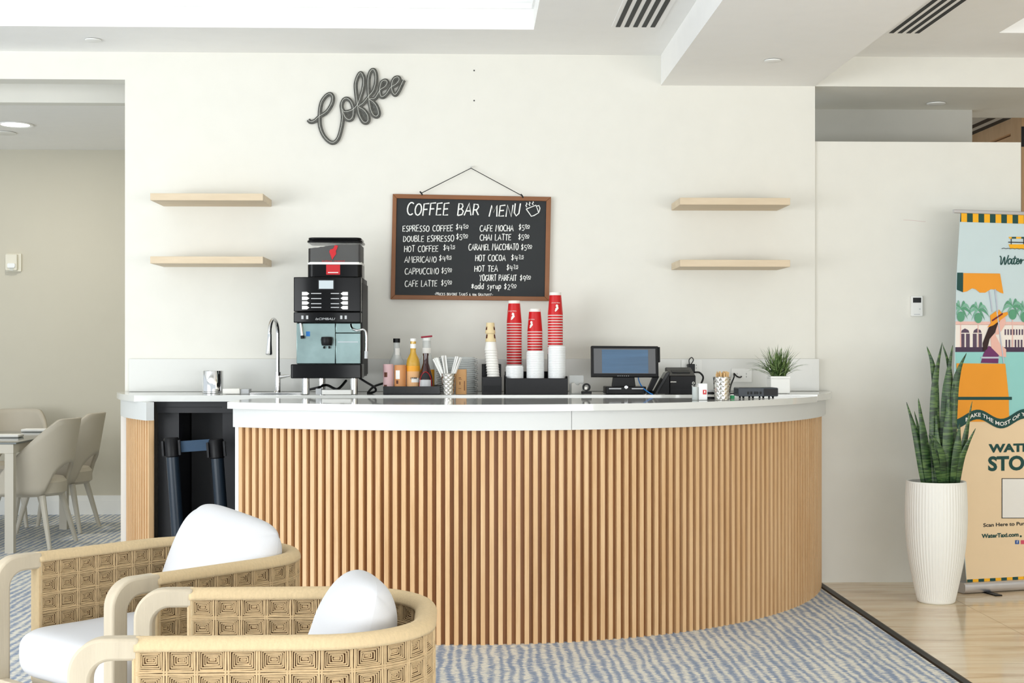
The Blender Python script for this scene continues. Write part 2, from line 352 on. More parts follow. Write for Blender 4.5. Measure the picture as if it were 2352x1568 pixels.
# ---------------------------------------------------------------- room
YW = 7.76; ZC = 2.953; ZS = 2.785
XL = onY(287, 900, YW).x; XR = onY(1872, 300, YW).x; XE = onY(2345, 326, YW+.015).x
def slab(name, m, *b, parent=None): return MB().bb(*b).build(name, m, parent, smooth=0)
struct(slab('floor', carpet_m, -9, 1.948, -3, 11.3, -.06, 0), 'blue and cream streaked carpet floor', 'carpet')
struct(slab('floor_stone', stone_m, 1.948, 7, -3, 13, -.06, 0), 'polished travertine tile floor on the right', 'tile floor')
struct(MB().prism([(1.925, 0), (1.932, .006), (1.955, .009), (1.972, .002), (1.972, 0)], -3, YW, 'y').build('trim_1', blackp_m, smooth=0), 'black transition strip between carpet and tile', 'floor trim')
w = MB().bb(XL, XR, YW, YW+.14, 0, ZC+.3); w.bb(-9, XL, YW, YW+.14, 2.80, ZC+.3)
struct(w.build('wall_back', wall_m, smooth=0), 'white wall behind the coffee bar', 'wall')
struct(slab('wall_right', wall_m, XR, XE, YW+.015, YW+.14, 0, 2.478), 'lower white partition wall right of the bar', 'wall')
struct(slab('trim_2', wall_m, XR, 7, YW, 8.78, ZS, ZC+.3), 'white bulkhead above the partition opening', 'bulkhead')
# ceiling with two recessed trays
tx1 = onZ(1226, 68, ZC); tx2 = onZ(2290, 78, ZC)
xs = [-9, tx1.x, tx2.x, 7]; cm = MB()
cm.bb(-9, 7, tx1.y, YW, ZC, ZC+.1); cm.bb(-9, 7, -1.2, 2.6, ZC, ZC+.1); cm.bb(tx1.x, tx2.x, 2.6, tx1.y, ZC, ZC+.1); cm.bb(-9, -7.6, 2.6, tx1.y, ZC, ZC+.1); cm.bb(6.4, 7, 2.6, tx1.y, ZC, ZC+.1)
struct(cm.build('ceiling', ceil_m, smooth=0), 'white ceiling above the bar', 'ceiling')
for i, (x0, x1, y1, nm) in enumerate(((-7.6, tx1.x, tx1.y, 'left'), (tx2.x, 6.4, tx1.y, 'right'))):
    t = MB(); zt = ZC+.32
    t.bb(x0-.05, x1+.05, 2.55, y1+.05, zt, zt+.05)
    t.bb(x0-.05, x0, 2.55, y1+.05, ZC+.1, zt); t.bb(x1, x1+.05, 2.55, y1+.05, ZC+.1, zt); t.bb(x0, x1, 2.55, 2.6, ZC+.1, zt); t.bb(x0, x1, y1, y1+.05, ZC+.1, zt)
    # stepped moulding round the inside of the tray
    for z, d in ((ZC+.105, .012), (ZC+.2, .03)):
        t.bb(x0, x1, y1-d, y1, z, z+.03); t.bb(x1-d, x1, 2.6, y1-d, z, z+.03)
    struct(t.build('ceiling_tray', tray_lit_m, smooth=0), nm+' recessed white ceiling tray', 'ceiling tray')
xb = onY(1518, 195, YW).x
struct(slab('ceiling_beam', ceil_m, xb, XR, -1.2, YW, ZS, ZC+.05), 'dropped white ceiling beam right of the wall', 'beam')
# dining room beyond the left opening
YD = 11.15
struct(slab('wall_left', beige_m, -9, -1.8, YD, YD+.1, 0, 3.1), 'beige wall at the back of the dining room', 'wall')
struct(slab('wall_left_side', beige_m, -1.9, -1.8, 7.92, YD, 0, 3.1), 'hidden side wall of the dining room', 'wall')
struct(slab('trim_5', wall_m, -9, -1.9, 8.5, 8.6, 2.80, 3.3), 'pale bulkhead inside the dining room opening', 'bulkhead')
struct(slab('trim_6', ceil_m, -9, -1.8, YW+.14, 8.5, 3.1, 3.2), 'ceiling strip behind the opening header', 'ceiling')
struct(slab('ceiling_dining', ceil_m, -9, -1.9, 8.6, YD, 2.89, 3.0), 'grey lit ceiling of the dining room', 'ceiling')
bbm = MB().bb(-9, -1.9, YD-.018, YD, 0, .11); bbm.bb(-9, -1.9, YD-.012, YD, .11, .15)
struct(bbm.build('baseboard_left', white_m, smooth=0), 'white baseboard of the dining room', 'baseboard')
# rooms behind the partition
bx = onY(2233, 300, 8.5).x
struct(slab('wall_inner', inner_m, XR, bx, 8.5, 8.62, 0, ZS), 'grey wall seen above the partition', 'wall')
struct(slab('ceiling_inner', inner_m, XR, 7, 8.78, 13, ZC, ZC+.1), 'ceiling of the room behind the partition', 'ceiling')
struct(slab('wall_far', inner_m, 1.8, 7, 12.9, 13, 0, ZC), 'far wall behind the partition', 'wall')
xf = onZ(2330, 268, ZC).x
w = MB().bb(xf, xf+.1, 9.8, 12.9, ZC-.105, ZC); w.bb(xf+.03, xf+.1, 9.8, 12.9, 0, ZC-.115)
struct(w.build('wall_panelled', pillar_m, smooth=0), 'tan wood panelled wall beyond the partition', 'wall')
p0 = onY(2334, 300, 9.7).x
t = slab('trim_3', pillar_m, p0, p0+.35, 9.6, 9.8, 0, ZC); struct(t, 'tan wood door post beyond the partition', 'door post')
struct(MB().bb(p0-.004, p0+.03, 9.59, 9.6, 2.72, 2.86).build('trim_4', dgrey_m, smooth=0), 'dark hinge plate on the wood post', 'hinge')
struct(slab('wall_side', wall_m, 6.9, 7, -3, 13, 0, 3.2), 'right hand lobby wall outside the picture', 'wall')
# vents
def vent(px0, y_end, n, pitch, label):
    z = ZC; e = onZ(px0, y_end, z); r = thing('ceiling_vent', label, 'vent', (e.x, e.y, z), 0, 'linear ceiling vents'); ln = 1.3
    f = MB().bb(-.02, n*pitch+.005, -ln, .01, -.003, .0); f.build('frame', ceil_m, r, smooth=0)
    for k in range(n): MB().bb(k*pitch, k*pitch+.023, -ln+.02, 0, -.005, -.003).build('slot', ink_m, r, smooth=0)
vent(1414, 60, 5, .0443, 'ceiling vent of five black slots left of the beam')
vent(2042, 74, 4, .0447, 'ceiling vent of four black slots right of the beam')
e = onZ(2233, 285, ZC); r = thing('ceiling_vent', 'ceiling vent glimpsed above the partition wall beside wood panel', 'vent', (e.x-.02, e.y+.9, ZC), 0, 'linear ceiling vents')
MB().bb(-.02, .4, -1.2, .01, -.003, 0).build('frame', inner_m, r, smooth=0)
for k in range(3): MB().bb(.03+k*.11, .085+k*.11, -1.18, 0, -.005, -.003).build('slot', ink_m, r, smooth=0)
def disc(px, py, z, rad, label):
    e = onZ(px, py, z); r = thing('sprinkler_cover', label, 'sprinkler cover', (e.x, e.y, z), 0, 'flat sprinkler covers on the ceilings')
    MB().lathe([(rad, -.003), (rad, -.008), (rad*.9, -.01), (0, -.01)], n=32).build('cover_plate', white_m, r); MB().lathe([(rad*.8, 0), (rad*.8, -.003)], n=24).build('gap_ring', dgrey_m, r)
disc(214, 90, ZC, .042, 'flat round sprinkler cover on the ceiling at the left')
disc(1775, 137, ZS, .042, 'flat round sprinkler cover under the dropped beam')
disc(2150, 236, ZS, .055, 'flat round sprinkler cover under bulkhead above the partition')
disc(8, 304, 2.89, .09, 'flat round cover on dining ceiling below lit downlight')
e = onZ(35, 285, 2.89); r = thing('downlight', 'lit round recessed downlight in dining room ceiling', 'ceiling light', (e.x, e.y, 2.89))
MB().lathe([(.095, -.001), (.125, -.002), (.122, -.01), (.1, -.007), (.095, -.003)], n=36, cap=False).build('trim_ring', white_m, r)
MB().lathe([(.1, -.002), (.098, -.005), (0, -.006)], n=36).build('diffuser', lamp_m, r)
l = bpy.data.lights.new('downlight_lamp', 'AREA'); l.shape = 'DISK'; l.size = .18; l.energy = 14; l.color = (1, .95, .86)
lo = bpy.data.objects.new('downlight_lamp', l); C.objects.link(lo); lo.location = (e.x, e.y, 2.875)
for py in (162, 231):
    q = onY(1089, py, YW); tag(MB().lathe([(0, -.002), (.004, -.002), (.004, .002), (0, .003)], n=10).build('wall_anchor', ink_m), 'small dark screw hole in white wall, '+('upper' if py < 200 else 'lower')+' of two', 'screw hole', 'screw holes in the wall')
    o = bpy.data.objects[-1] if False else None
    h = [x for x in bpy.data.objects if x.name.startswith('wall_anchor')][-1]; h.location = q; h.rotation_euler = (PI/2, 0, 0)

# ---------------------------------------------------------------- coffee bar
CX, CY, R = 0.0085, 8.183, 2.0065
ZB, ZF = 1.076, 1.068
def cp(a, r=R): return (CX+r*math.sin(a), CY-r*math.cos(a))
def hit(px, r):     # angle on the circle met by a pixel column, near side
    d = ray(px, 800); d = Vector((d.x, d.y)).normalized(); c = Vector((CX, CY)); bq = d.dot(c); q = bq*bq-c.dot(c)+r*r
    p = d*(bq-math.sqrt(max(q, 0))); return math.atan2(p.x-CX, CY-p.y)
aR = math.acos((CY-YW+.012)/(R-.04)); aL = hit(547, R)
PITCH = .0393
def slat_mesh(a0, a1, r=R):
    mb = MB(); n = int((a1-a0)*r/PITCH)
    for i in range(n+1):
        a = a0+(i+.35)*PITCH/r
        if a > a1: break
        x, y = cp(a, r-.012); mb.box((x, y, .4775), (.0195, .024, .955), Matrix.Rotation(a, 3, 'Z'))
    return mb
def arcwall(a0, a1, r0, r1, z0, z1, n=64):
    o = [cp(a0+(a1-a0)*i/n, r1) for i in range(n+1)]; i_ = [cp(a1-(a1-a0)*i/n, r0) for i in range(n+1)]
    return MB().prism(o+i_, z0, z1)
r = thing('bar_counter', 'curved coffee bar front of vertical oak slats under white fascia', 'bar counter')
slat_mesh(aL, aR).build('slatted_cladding', slat_m, r, smooth=0)
arcwall(aL, aR, R-.045, R-.0245, 0, .955).build('backing_panel', back_m, r)
am = hit(1313, R+.022)
arcwall(aL-.006, am-.0006, R-.03, R+.022, .952, 1.038).build('fascia', fascia_m, r)
arcwall(am+.0006, aR, R-.03, R+.022, .952, 1.038).build('fascia', fascia_m, r)
x0, y0 = cp(aL, R-.02)
MB().bb(x0-.012, x0+.006, y0+.0, 7.14, 0, 1.036).build('end_panel', black_m, r, smooth=0)
MB().box((*cp(aL-.003, R-.012), .476), (.02, .03, .952), Matrix.Rotation(aL, 3, 'Z')).build('corner_post', white_m, r, smooth=0)
# left pier
aP1 = -math.acos((CY-YW+.005)/1.955); aP0 = hit(341, 1.955); aPF = hit(336, 1.985)
r = thing('slatted_pier', 'narrow curved oak slat pier at the left end of bar', 'bar pier')
def cpier(a, rr): return cp(a, rr)
slat_mesh(aP1+.004, aP0, 1.955).build('slatted_cladding', slat_m, r, smooth=0)
arcwall(aP1, aP0, 1.925, 1.937, 0, .955, 24).build('backing_panel', slat_m, r)
arcwall(aP1, aPF, 1.945, 1.985, .952, 1.044, 24).build('fascia', fascia_m, r)
MB().box((*cp(aP1+.012, 1.968), .476), (.03, .03, .952), Matrix.Rotation(aP1, 3, 'Z')).build('corner_post', white_m, r, smooth=0)
# worktops
yb = 7.155
rs = R+.055; aS = math.acos((CY-YW+.004)/rs); aSL = hit(522, rs)
aY = math.acos((CY-yb+.002)/rs)
top = [cp(aSL+(aY-aSL)*i/72, rs) for i in range(73)]
poly = top+[(top[0][0]+.12, yb-.002), (top[0][0]+.012, top[0][1]+.30), (top[0][0], top[0][1]+.02)]
r = tag(MB().prism(poly, ZF-.03, ZF).build('bar_worktop', quartz_m, None), 'polished white quartz worktop curving along the bar front', 'worktop')
rl = 2.005; a0 = -math.acos((CY-YW+.004)/rl); a1 = -math.acos((CY-yb)/rl); aY = math.acos((CY-yb)/rs)
poly = [cp(a0+(a1-a0)*i/16, rl) for i in range(17)]+[cp(aY+(aS-aY)*i/16, rs) for i in range(17)]
tag(MB().prism(poly, ZB-.032, ZB).build('back_worktop', quartz_m, None), 'straight white quartz worktop along the wall carrying the coffee machine', 'worktop')
sx0 = onY(298, 850, YW).x; sx1 = onY(1882, 850, YW-.02).x
tag(MB().bb(sx0, sx1, YW-.022, YW-.001, ZB+.001, 1.258).build('backsplash', splash_m, None, bevel=.002), 'low pale quartz backsplash along the wall behind the counter items', 'backsplash')
# black cabinet in the niche
xa = cp(aP0, 1.925)[0]; xz = 1.7; yc = 7.22
r = thing('black_cabinet', 'black open cabinet under the worktop in the bar niche', 'cabinet', (0, 0, 0))
xo0, xo1 = onY(411, 1000, yc).x, onY(511, 1000, yc).x
m = MB().bb(xa, xo0, yc, YW-.02, 0, 1.0); m.bb(xo1, -.6, yc, YW-.02, 0, 1.0); m.bb(xo0, xo1, yc+.35, YW-.02, 0, 1.0); m.bb(xo0, xo1, yc, yc+.35, 0, .06)
m.build('carcass', black_m, r, smooth=0)
MB().bb(xa, -.6, yc-.03, YW-.02, .985, 1.042).build('top_rail', black_m, r, smooth=0)
MB().bb(xa+.02, xo1, yc-.034, yc-.03, 1.012, 1.016).build('rail_edge', dgrey_m, r, smooth=0)
MB().bb(xo0+.005, xo1-.005, yc+.3, yc+.345, .06, .98).build('back_board', black_m, r, smooth=0)
# barrier posts
def stanchion(px, py, px2, label, Y=6.95):
    p = onY(px, py, Y); q = onY(px2, 1226, Y); tilt = math.atan2(q.x-p.x, p.z-q.z); bxx = p.x+math.tan(tilt)*p.z
    r = thing('stanchion', label, 'barrier post', (bxx, Y, 0), 0, 'barrier posts in the bar niche'); r.rotation_euler = (0, -tilt, 0); h = p.z
    MB().lathe([(.0, .012), (.08, .012), (.085, .02), (.05, .034), (.034, .05), (0, .05)], n=36).build('base', stan_m, r)
    MB().cyl((0, 0, .04), (0, 0, h-.09), .031, 24).build('post', stan_m, r)
    MB().lathe([(.033, h-.095), (.037, h-.09), (.037, h-.006), (.033, h), (0, h)], n=24).build('belt_head', blackp_m, r)
    for sx in (-1, 1): MB().rbox((sx*.041, -.012, h-.05), (.01, .02, .075), .003, 'y').build('belt_clip', dgrey_m, r)
    return r, h
st1, h1 = stanchion(393, 1004, 408, 'black barrier post on the left in the niche, trailing a belt')
st2, h2 = stanchion(496, 1007, 512, 'black barrier post on the right in the niche')
dx = st2.location.x-st1.location.x
MB().bb(.036, dx-.036, -.003, .0, h1-.075, h1-.02).build('belt', belt_m, st1, smooth=0)

# ---------------------------------------------------------------- wall shelves, menu board, sign
for px0, px1, y0, y1, lab in ((345, 604, 443.5, 459.5, 'pale oak floating shelf, upper of the two on the left'), (345, 604, 588.5, 604.5, 'pale oak floating shelf, lower of the two on the left'),
                              (1562, 1815, 453.5, 469.5, 'pale oak floating shelf, upper of the two on the right'), (1562, 1815, 596.5, 612, 'pale oak floating shelf, lower of the two on the right')):
    Y = 7.44; a = onY(px0, y1, Y); bq = onY(px1, y0, Y)
    tag(MB().bb(0, bq.x-a.x, 0, YW-Y-.001, 0, .0375).build('floating_shelf', shelf_m, bevel=.0015, smooth=0, loc=(a.x, Y, a.z-.0005)), lab, 'shelf', 'floating oak shelves')

r = thing('menu_board', 'chalkboard coffee menu in a brown wood frame hung on string', 'menu board', onY(1081.5, 569, YW-.012))
r0 = Vector(r.location); rot = -math.radians(1.15)
def bd(px, py, Y=YW-.03): return onY(px, py, Y)-r0
def quad(ps, y0, y1): return MB().prism([(p.x, p.z) for p in ps], y0, y1, 'y')
fr = [(902, 445), (1266, 452), (1261, 691), (897, 687)]; inn = [(911, 455), (1255, 461.5), (1251, 681), (907, 677)]
for k in range(4):
    j = (k+1) % 4; quad([bd(*fr[k]), bd(*fr[j]), bd(*inn[j]), bd(*inn[k])], -.016, .010).build('frame', frame_m, r, smooth=0, bevel=.002)
quad([bd(*p) for p in inn], -.006, .008).build('board', slate_m, r, smooth=0)
sp = [bd(968, 444), bd(1082, 386), bd(1199, 450)]
MB().tube([sp[0]+Vector((0, -.012, 0)), sp[1]+Vector((0, .002, 0)), sp[2]+Vector((0, -.012, 0))], .0022, 6).build('string', string_m, r)
for q in (sp[0], sp[2]): MB().tube([q+Vector((-.008, -.02, .008)), q+Vector((0, -.02, 0)), q+Vector((.006, -.02, -.012))], .004, 6).build('string_knot', string_m, r)
tag(MB().lathe([(0, -.03), (.004, -.03), (.004, 0), (0, 0)], n=8).build('nail', steel_m, None), 'small pale nail holding up the menu board string', 'nail')
nl = bpy.data.objects['nail']; nl.location = onY(1082, 384, YW); nl.rotation_euler = (-PI/2, 0, 0); nl.rotation_euler = (PI/2, 0, 0); nl.location.y = YW-.0; nl.rotation_euler = (-PI/2, 0, 0)
class To3:
    n = (0, -1, 0)
    def __init__(s, y): s.y = y
    def __call__(s, x, z): return Vector((x, s.y, z))
board3 = To3(-.008)
def bt(mb, text, x0, yb_, x1, cap, rad=.0022, slope=.012, **kw):
    a = bd(880+x0/4.751, 370+yb_/4.751); bq = bd(880+x1/4.751, 370+(yb_+slope*(x1-x0))/4.751)
    strokes(mb, text, (a.x, a.z), (bq.x, bq.z), cap/4.751*mpp(YW), board3, rad, **kw)
def price(mb, big, small, x0, yb_, x1, cap):
    w_ = x1-x0; bt(mb, big, x0, yb_, x0+w_*.52, cap); bt(mb, small, x0+w_*.58, yb_-cap*.46, x1, cap*.5, rad=.0017); bt(mb, '-', x0+w_*.54, yb_-cap*.12, x1+w_*.06, cap*.4, rad=.0015, jit=0)
for t, x0, y, x1 in (('COFFEE', 255, 588, 710), ('BAR', 808, 588, 1040), ('MENU', 1155, 600, 1490)): tx = MB(); bt(tx, t, x0, y, x1, 130, .0040, 0, shear=.16); tx.build('heading_word', chalk_m, r)
for t, x0, y, x1, pr in (('ESPRESSO COFFEE', 210, 768, 760, ('$4', '50', 792, 750, 930)), ('DOUBLE ESPRESSO', 218, 880, 772, ('$5', '00', 796, 855, 925)), ('HOT COFFEE', 228, 990, 600, ('$4', '35', 655, 975, 785)),
    ('AMERICANO', 232, 1105, 580, ('$4', '85', 608, 1090, 748)), ('CAPPUCCINO', 235, 1235, 605, ('$5', '00', 635, 1225, 750)), ('CAFE LATTE', 235, 1370, 588, ('$5', '00', 632, 1360, 750)),
    ('CAFE MOCHA', 1055, 766, 1422, ('$5', '00', 1480, 752, 1600)), ('CHAI LATTE', 1055, 865, 1396, ('$5', '00', 1475, 858, 1595)), ('CARAMEL MACCHIATO', 932, 972, 1476, ('$5', '00', 1505, 970, 1625)),
    ('HOT COCOA', 1005, 1088, 1336, ('$4', '35', 1397, 1084, 1536)), ('HOT TEA', 995, 1204, 1250, ('$4', '35', 1347, 1192, 1475)), ('YOGURT PARFAIT', 1052, 1306, 1455, ('$9', '00', 1492, 1306, 1612)),
    ('*add syrup', 960, 1396, 1285, ('$2', '00', 1318, 1400, 1455))):
    tx = MB(); bt(tx, t, x0, y, x1, 66, .0025, -.01, shear=.08); price(tx, pr[0], pr[1], pr[2], pr[3], pr[4], 62); tx.build('menu_line', chalk_m, r)
tx = MB(); bt(tx, '-PRICES BEFORE TAXES & 18% GRATUITY-', 560, 1462, 1200, 26, .0015, .012, jit=.1); tx.build('footnote_lettering', chalk_m, r)
tx = MB()
for st in ([(1562, 520), (1590, 560), (1618, 600), (1650, 590), (1700, 560), (1668, 478), (1562, 520)], [(1672, 490), (1700, 482), (1712, 510), (1705, 545), (1690, 552)], [(1570, 500), (1558, 480), (1572, 465), (1564, 450)], [(1605, 485), (1592, 468), (1606, 455), (1598, 442)], [(1640, 475), (1628, 460), (1642, 448), (1636, 438)]):
    tx.tube([board3(bd(880+a/4.751, 370+c/4.751).x, bd(880+a/4.751, 370+c/4.751).z) for a, c in st], .003, 5, sq=.5, up=board3.n)
tx.build('cup_drawing', chalk_m, r)

r = thing('coffee_sign', 'grey metal script sign reading Coffee with thin pale line', 'wall sign', onY(820, 243, YW))
r0s = Vector(r.location)
path = [(200, 1035), (235, 1070), (300, 1060), (385, 985), (500, 910), (580, 790), (605, 680), (560, 615), (480, 660), (410, 780), (385, 985), (395, 1150), (450, 1290), (540, 1390), (620, 1410), (690, 1340), (735, 1200), (765, 1020), (755, 880), (745, 800), (775, 720), (830, 690), (895, 735), (935, 830), (940, 930), (920, 1010), (870, 1040), (810, 1000), (765, 900)]
p2 = [(755, 860), (775, 895), (800, 910), (860, 905), (940, 870), (1010, 790), (1060, 660), (1100, 520), (1110, 380), (1080, 290), (1045, 280), (1000, 360), (975, 470), (985, 620), (1010, 790), (1030, 930), (1090, 1060), (1150, 1085), (1185, 1040), (1170, 960), (1110, 880), (1030, 825), (1100, 770), (1190, 660), (1270, 560), (1310, 400), (1300, 270), (1260, 220), (1210, 270), (1185, 400), (1190, 640), (1215, 830), (1260, 950), (1320, 985), (1355, 930), (1320, 820), (1265, 750), (1205, 705), (1290, 690), (1340, 620), (1385, 550), (1460, 500), (1495, 430), (1460, 395), (1400, 430), (1375, 540), (1385, 640), (1420, 665), (1480, 620), (1540, 530), (1570, 500), (1640, 460), (1690, 390), (1670, 345), (1610, 365), (1570, 450), (1575, 570), (1620, 630), (1670, 580), (1720, 480), (1762, 390)]
lt = MB(); ln = MB()
for pp in (path, p2):
    sp3 = spline([onY(680+a/7.129, 130+c/7.129, YW)-r0s for a, c in pp], 5)
    lt.tube([q+Vector((.002, -.016, -.002)) for q in sp3], .0122, 10, sq=.4, up=(0, -1, 0)); ln.tube([q+Vector((0, -.0215, 0)) for q in sp3], .0013, 5, sq=.7, up=(0, -1, 0))
for pts in ([(1040, 850), (1110, 900), (1165, 970), (1175, 1050), (1110, 1060), (1060, 980)], [(1215, 730), (1270, 770), (1325, 850), (1345, 940), (1300, 970), (1250, 900)], [(800, 930), (870, 920), (930, 890), (925, 990), (870, 1025), (820, 990)], [(1385, 530), (1460, 480), (1480, 430), (1450, 410), (1405, 440)], [(1580, 490), (1650, 440), (1670, 380), (1640, 360), (1595, 400)]):
    pts = [onY(680+a/7.129, 130+c/7.129, YW)-r0s for a, c in pts]; lt.prism([(q.x, q.z) for q in pts], -.016, -.012, 'y')
lt.build('script_letters', sign_m, r); ln.build('line_inlay', signl_m, r)
for a, c in ((385, 985), (1010, 790), (1205, 690), (1570, 500), (765, 900)): q = onY(680+a/7.129, 130+c/7.129, YW)-r0s; MB().cyl(q+Vector((0, -.014, 0)), q+Vector((0, -.0, 0)), .005, 10).build('standoff', sign_m, r)
#PART2
# ---------------------------------------------------------------- on the back worktop
def X(px, Y): return onY(px, 800, Y).x
def Zp(py, Y, px=900): return onY(px, py, Y).z
# coffee machine, local frame: x right, y away, z up from the worktop
Ym = 7.19; s = mpp(Ym)
mx = X(753, Ym); z0 = ZB+.001
r = thing('coffee_machine', 'black and steel coffee machine with a bean hopper on top', 'coffee machine', (mx, Ym, z0))
def lx(px): return X(px, Ym)-mx
def lz(py): return Zp(py, Ym, 753)-z0
x0, x1 = lx(680), lx(829)
MB().rbox(((x0+x1)/2, .235, (lz(636)+lz(866))/2), (x1-x0, .40, lz(636)-lz(866)), .012).build('body', blackp_m, r)
MB().bb(x1, x1+.004, .05, .43, lz(862), lz(648)).build('side_panel', dgrey_m, r, smooth=0)
fp = MB()
def face(u, v):
    x = lx(676)+(lx(830)-lx(676))*u; t = v; y = -.028-.022*math.sin(PI*u)**.7*1.0+.05*max(0, t-.75)**1.2*4*.25; return (x, y, lz(742)+(lz(636)-lz(742))*v-(.008*math.sin(PI*u) if v < .05 else 0))
N = 20; pl = [face(i/N, 0)[:2] for i in range(N+1)]
def front(z_lo, z_hi, d0=0):
    mb = MB(); o = [(face(i/N, 0)[0], face(i/N, 0)[1]+d0) for i in range(N+1)]
    return mb.prism(o+[(o[-1][0], .05), (o[0][0], .05)], z_lo, z_hi)
front(lz(716), lz(637)).build('control_panel', blackg_m, r, bevel=.004)
front(lz(741), lz(717), -.004).build('lower_panel', blackg_m, r, bevel=.004)
def fy(px):
    u = (px-676)/154; return -.028-.022*math.sin(PI*min(1, max(0, u)))**.7
def fbox(px0, px1, py0, py1, d=.003, off=0): 
    return MB().box((lx((px0+px1)/2), fy((px0+px1)/2)-d/2-off, (lz(py0)+lz(py1))/2), (lx(px1)-lx(px0), d, lz(py0)-lz(py1)))
fbox(735, 768, 645, 664).build('display', lcd_m, r, bevel=.001); fbox(733, 770, 643, 666, .0022).build('display_bezel', dgrey_m, r, smooth=0)
for row in range(4):
    y = 675+row*10.6
    for a, c in ((696, 713), (784, 801)):
        sg = 1 if a < 750 else -1; m = (a+c)/2; yy = fy(m)
        pts = [(lx(a if sg > 0 else c), lz(y-4)), (lx(a if sg > 0 else c), lz(y+4)), (lx(m+sg*3), lz(y+4)), (lx(c if sg > 0 else a), lz(y)), (lx(m+sg*3), lz(y-4))]
        MB().prism(pts, yy-.004, yy, 'y').build('button', white_m, r, smooth=0)
    for a, c in ((717, 745), (762, 781)): fbox(a, c, y-1.3+((row*7) % 3), y+.6+((row*7) % 3), .001).build('button_caption', silverp_m, r, smooth=0)
for a in (697, 708, 786, 796): fbox(a-2.5, a+2.5, 725, 733, .001, .004).build('touch_mark', silverp_m, r, smooth=0)
class MT:
    n = (0, -1, 0)
    def __call__(s_, x, z): return Vector((x, fy(751)-.0052, z))
b_ = MB(); font_mesh(b_, 'laCIMBALI', lx(727), lz(735), .016, lambda x, z: MT()(x, z), width=lx(772)-lx(727), shear=.3); b_.build('badge', silverp_m, r, smooth=0)
# steel front
MB().bb(lx(681), lx(770), -.0, .04, lz(835), lz(742)).build('steel_front', painted_mirror_m, r, bevel=.002)
MB().bb(lx(771), lx(828), -.002, .04, lz(835), lz(765)).build('steel_door', painted_mirror_m, r, bevel=.002)
MB().bb(lx(771), lx(828), .0, .04, lz(764), lz(742)).build('steel_strip', painted_mirror_m, r, bevel=.002)
MB().bb(lx(776), lx(822), -.005, -.002, lz(786), lz(784)).build('door_handle', chrome_m, r, smooth=0)
hd = MB(); hd.lathe([(.0, .0), (.026, 0), (.03, .012), (.032, .03), (.028, .044), (.0, .046)], n=24); o = hd.build('brew_head', blackp_m, r, loc=(lx(752), -.03, lz(797)+.008))
MB().cyl((lx(752), .0, lz(782)), (lx(752), -.03, lz(782)), .017).build('brew_neck', blackp_m, r)
for k in (-1, 1): MB().cyl((lx(752)+k*.012, -.034, lz(795)), (lx(752)+k*.014, -.036, lz(800)), .005, 10).build('spout', blackp_m, r)
MB().cyl((lx(692), -.02, lz(742)), (lx(696), -.028, lz(772)), .008, 14).build('water_spout', chrome_m, r); MB().cyl((lx(696), -.028, lz(771)), (lx(696.6), -.03, lz(777)), .010, 14).build('spout_tip', blackp_m, r)
MB().bb(lx(703), lx(712), -.003, .0, lz(772), lz(761)).build('sticker', blue_m, r, smooth=0)
MB().tube(spline([(lx(806), .0, lz(745)), (lx(810), -.03, lz(754)), (lx(822), -.05, lz(759)), (lx(836), -.05, lz(757)), (lx(843), -.05, lz(768)), (lx(843), -.05, lz(808))], 6), .0055, 12).build('steam_wand', chrome_m, r)
MB().cyl((lx(843), -.05, lz(806)), (lx(842.5), -.05, lz(823)), .009, 14).build('wand_tip', silverp_m, r)
MB().rbox((lx(752), .02, (lz(836)+lz(868))/2), (lx(833)-lx(671), .17, lz(836)-lz(868)), .012).build('drip_tray', blackg_m, r, bevel=.004)
for a, y in ((701, .02), (812, .02), (722, .36), (800, .36)):
    MB().lathe([(.0, 0), (.016, 0), (.02, .004), (.02, lz(868)+.004), (0, lz(868)+.004)], n=24).build('foot', steel_m, r, loc=(lx(a) if y < .1 else lx(a), y, 0))
# hopper
hx0, hx1 = lx(704), lx(829); hc = (hx0+hx1)/2; hw = hx1-hx0
MB().rbox((hc, .15, (lz(604)+lz(636))/2), (hw, .24, lz(604)-lz(636)), .03).build('hopper_base', blackg_m, r, bevel=.004)
MB().rbox((hc, .15, lz(603.5)), (hw+.002, .242, .012), .03).build('hopper_band', white_m, r)
MB().rbox((hc, .15, (lz(556)+lz(602))/2), (hw-.002, .238, lz(556)-lz(602)), .03).build('hopper_bin', bin_m, r)
bn = MB(); rn = random.Random(3)
tp = [(hx0+.006+(hw-.012)*i/30, lz(570)+(lz(561)-lz(570))*min(1, i/17)+.003*rn.random()) for i in range(31)]
bn.prism([(hx0+.006, lz(602))]+tp+[(hx1-.006, lz(602))], .036, .262, 'y'); bn.build('beans', bean_m, r, smooth=0)
lid = MB(); lid.rbox((hc, .15, lz(553)), (hw+.006, .246, .012), .032); lid.rbox((hc, .15, lz(547)), (hw-.006, .236, .014), .032); lid.build('hopper_lid', blackg_m, r, bevel=.004)
MB().bb(lx(748), lx(780), .026, .0295, lz(630), lz(607)).build('label_card', redp_m, r, smooth=0)
MB().bb(lx(752), lx(776), .0245, .026, lz(626), lz(624)).build('label_line', paper_m, r, smooth=0)
emb = [(768, 562), (775, 563), (773, 570), (770, 575), (771, 582), (765, 590), (762, 596), (759, 588), (755, 577), (757, 572), (764, 570)]
MB().prism([(lx(a), lz(c)) for a, c in emb], .0275, .0305, 'y').build('emblem', redp_m, r, smooth=0)
fm = MB(); font_mesh(fm, 'julius meinl', lx(738), lz(600), .012, lambda x, z: Vector((x, .029, z)), width=lx(790)-lx(738)); fm.build('lettering', redp_m, r, smooth=0)

